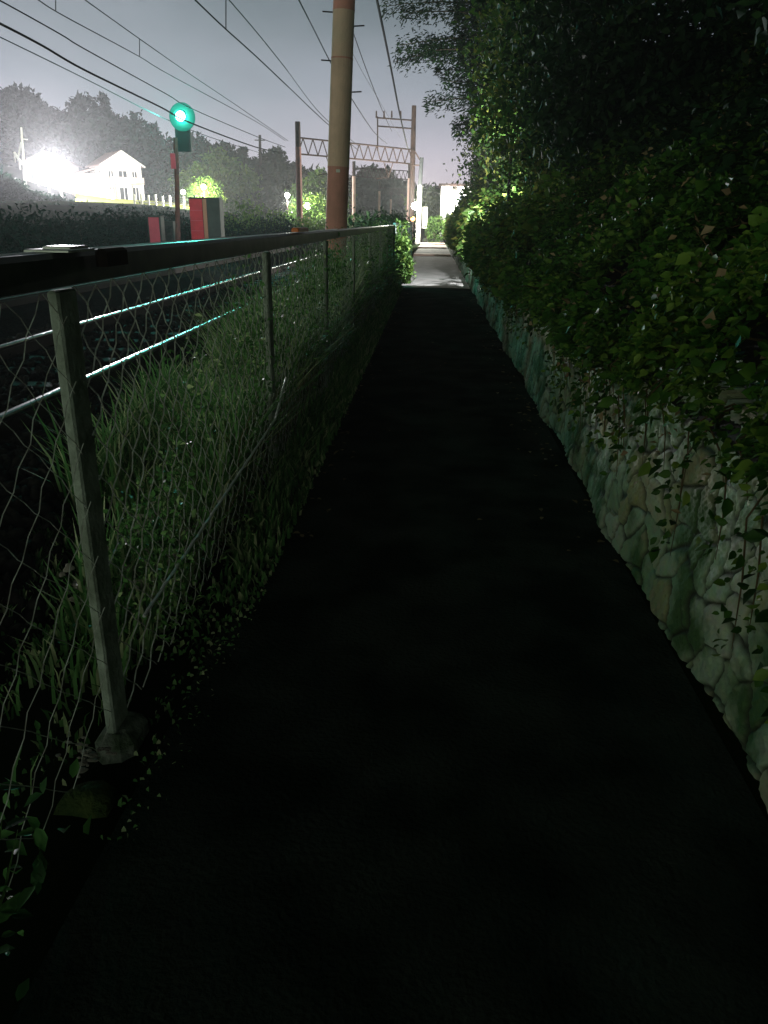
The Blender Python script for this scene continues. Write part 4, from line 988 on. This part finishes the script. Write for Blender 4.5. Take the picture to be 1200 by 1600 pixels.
# leafy plant at the end of the fence, brightly lit
for (x, y, w_, h_, lab, n_) in ((-.78, 20.3, .26, .78, 'bright leafy plant growing at the end of the fence', 2600), (-.92, 22.0, .3, .62, 'second lit leafy plant a little beyond the fence end', 1800), (-1.0, 25.5, .4, .7, 'dimmer leafy plant beside the far path edge', 1500)):
    root = empty('leafy_plant', (x, y, 0), lab, 'plant', 'plants at the fence end')
    P, T = crown_points([((0, 0, h_), (w_ * .7, w_, h_ * .95)), ((.08, 0, h_ * .45), (w_ * .9, w_, h_ * .5))], n_ // 2, .3); P[:, 2] = np.maximum(.02, P[:, 2])
    Vv, Fv, T = leaves_geo(P, .09 * rng.uniform(.6, 1.3, len(P)), T, aspect=.7); npmesh('foliage', Vv, Fv, M['leaf_lit'], T, root)
    mb = MB(); mb.tube([(0, 0, 0), (.02, 0, h_ * 1.6)], [.015, .006], 5); mb.build('stem', M['bark'], root)
# teal posts and further low fence
fp = empty('far_fence', (-.98, 21, 0), 'second stretch of dark green fence beyond the lit plants', 'fence')
for i, y in enumerate((21, 24.5, 28, 31.5, 35, 38.5)):
    mb = MB(); mb.box((0, y - 21, .7), (.07, .07, 1.5), bev=.01); mb.build('post', mat('teal_paint', (.06, .22, .18), .6) if i == 0 else bpy.data.materials['teal_paint'], fp)
mb = MB(); mb.box((0, 8.75, 1.42), (.04, 17.5, .05)); mb.build('top_rail', M['dark_steel'], fp)
mb = MB()
for j in range(100):
    y = j * .175; mb.tube([(0, y, .05), (0, y + .6, 1.4)], .004, 3); mb.tube([(0, y + .6, .05), (0, y, 1.4)], .004, 3)
mb.build('wire_mesh', M['wire'], fp)
# hedge mass behind the far fence
root = empty('hedge', (-1.7, 30, 0), 'dark green hedge behind the far fence beside the gantry post', 'hedge')
P, T = crown_points([((0, dy, .8 + .2 * (dy % 3 > 1)), (.5, 2.0, .9)) for dy in (-8, -5, -2, 1, 4, 7, 10, 13, 16)], 1400, .3)
Vv, Fv, T = leaves_geo(P, .13 * rng.uniform(.6, 1.3, len(P)), T); npmesh('foliage', Vv, Fv, M['leaf_dark'], T, root)
mb = MB()
for k in range(9): mb.tube([(0, -8 + 3 * k, -.2), (0, -8 + 3 * k, .8)], [.04, .02], 5)
mb.build('stem', M['bark'], root)

# raised concrete strips across the far path
for i, (y, lab) in enumerate(((37.5, 'pale concrete strip across the path beyond the lit stretch'), (48, 'farther pale concrete strip across the path near the lamp'), (56, 'farthest pale concrete strip across the path under the lamp'))):
    mb = MB(); mb.box((.02, y, .05), (1.7, 1.1, .10), bev=.02); tag(mb.build('concrete_slab', M['conc']), lab, 'slab', 'strips across the path')

# far lamp pole, lit white
LP = at(650, 322, 57.0) 
lp = empty('lamp_pole', (at(655, 300, 60).x, 60, 0), 'pole lit bright white by its own lamp at the end of the path', 'lamp'); O = lp.location.copy()
mb = MB(); mb.tube([(0, 0, -.2), at(656, 290, 60) - O], [.19, .16], 10); mb.build('pole', M['white'], lp)
mb = MB(); mb.tube([at(656, 290, 60) - O, at(659, 246, 60) - O], [.16, .14], 10); mb.build('unlit_top', M['black'], lp)  # unlit upper part of the pole put into black paint
mb = MB(); mb.tube([at(656, 250, 60) - O, at(648, 236, 60) - O], .05, 5); mb.tube([at(645, 258, 60) - O, at(659, 258, 60) - O], .05, 5); mb.build('cross_arm', M['grey_steel'], lp)
q = LP - O; mb = MB(); mb.tube([q + Vector((0, 0, .1)), q + Vector((.2, 1.0, .5)), Vector((0, 0, q.z + .5))], .04, 5); mb.build('arm', M['grey_steel'], lp)
mb = MB(); mb.sphere(q, .3, 14, 9, (1, 1, .8)); mb.build('lamp_globe', mat('street_lamp_glow', (1, 1, 1), .3, emit=(1, 1, .88), estr=60), lp)
lamp('street_lamp_light', LP + Vector((.0, -.25, .55)), 8000, (1, .98, .84), .25, 'POINT', lp)
# orange lamp dot
O = at(645, 342, 60); ol = empty('warning_lamp', O, 'tiny orange lamp left of the bright pole', 'lamp'); mb = MB(); mb.sphere((0, 0, 0), .16, 10, 7); mb.build('lens', mat('orange_glow', (1, .4, .1), .3, emit=(1, .35, .08), estr=5), ol)
mb = MB(); mb.tube([(0, 0, -.15), (0, 0, -O.z - .1)], .04, 5); mb.build('post', M['grey_steel'], ol)
# white house and signboard
a = at(688, 345, 76); b2 = at(722, 345, 76)
wh = empty('house', (a.x, 76, 0), 'floodlit white house wall seen past the hedge at the end of the path', 'house'); z1 = at(700, 291, 76).z
w_ = b2.x - a.x + 3
mb = MB(); mb.box((w_ / 2, 3, z1 / 2), (w_, 6, z1)); mb.build('wall', M['white'], wh)
mb = MB(); mb.box((w_ / 2, 2.8, z1 + .1), (w_ + .5, 6.8, .2)); mb.build('roof', M['grey_steel'], wh)
for cx, cz in ((.8, z1 * .4), (1.9, z1 * .75)):
    mb = MB(); mb.box((cx, -.03, cz), (.6, .04, .7)); w1 = mb.build('window', M['glass'], wh)
    mb = MB(); mb.box((cx, -.07, cz - .38), (.7, .08, .06)); mb.build('sill', M['white'], w1)
wl = MB(); wl.box((1.2, -.5, z1 - .5), (.3, .3, .12), bev=.03); wl.build('lamp', M['grey_steel'], wh)  # added fixture for the wall light
lamp('added_wall_light', Vector((a.x + 1.2, 75.0, z1 - .9)), 1600, (1, 1, .92), .15, 'POINT', wh)  # added to brighten the house wall
sb = empty('signboard', (at(663, 350, 61.5).x, 61.5, 0), 'blank white signboard glowing beside the bright pole', 'sign')
mb = MB(); mb.box((0, 0, 1.75), (.42, .05, 1.5), bev=.01); mb.build('board', M['white'], sb)
for s in (-.17, .17): mb = MB(); mb.tube([(s, .05, -.1), (s, .05, 2.2)], .03, 6); mb.build('post', M['grey_steel'], sb)
# bright round shrub
p = at(676, 372, 60); root = empty('bush', (p.x + .1, 62, 0), 'overexposed round bush at the far end of the path', 'bush')
P, T = crown_points([((0, 0, .9), (.75, .6, .85)), ((.3, 0, 1.3), (.5, .4, .5))], 1500, .5); Vv, Fv, T = leaves_geo(P, .16 * rng.uniform(.6, 1.3, len(P)), T); npmesh('foliage', Vv, Fv, M['leaf_lit'], T, root)
mb = MB(); mb.tube([(0, 0, -.1), (0, 0, .9)], [.06, .03], 5); mb.build('stem', M['bark'], root)

# ------------------------------------------------------------------ added mist, imitates lens glow round the lamps
hz = MB(); hz.box((-60, 190, 30), (900, 520, 66)); ho = hz.build('haze', bpy.data.materials.new('mist'))
ho['kind'] = 'stuff'; ho['label'] = 'thin pale added mist that gives the lamps a glow'
m = ho.data.materials[0]; m.use_nodes = True; t = m.node_tree; t.nodes.clear()
o_ = t.nodes.new('ShaderNodeOutputMaterial'); v = t.nodes.new('ShaderNodeVolumePrincipled'); v.inputs['Color'].default_value = (.9, .93, .95, 1)
v.inputs['Density'].default_value = .00068; v.inputs['Anisotropy'].default_value = 0.5
t.links.new(v.outputs[0], o_.inputs['Volume'])
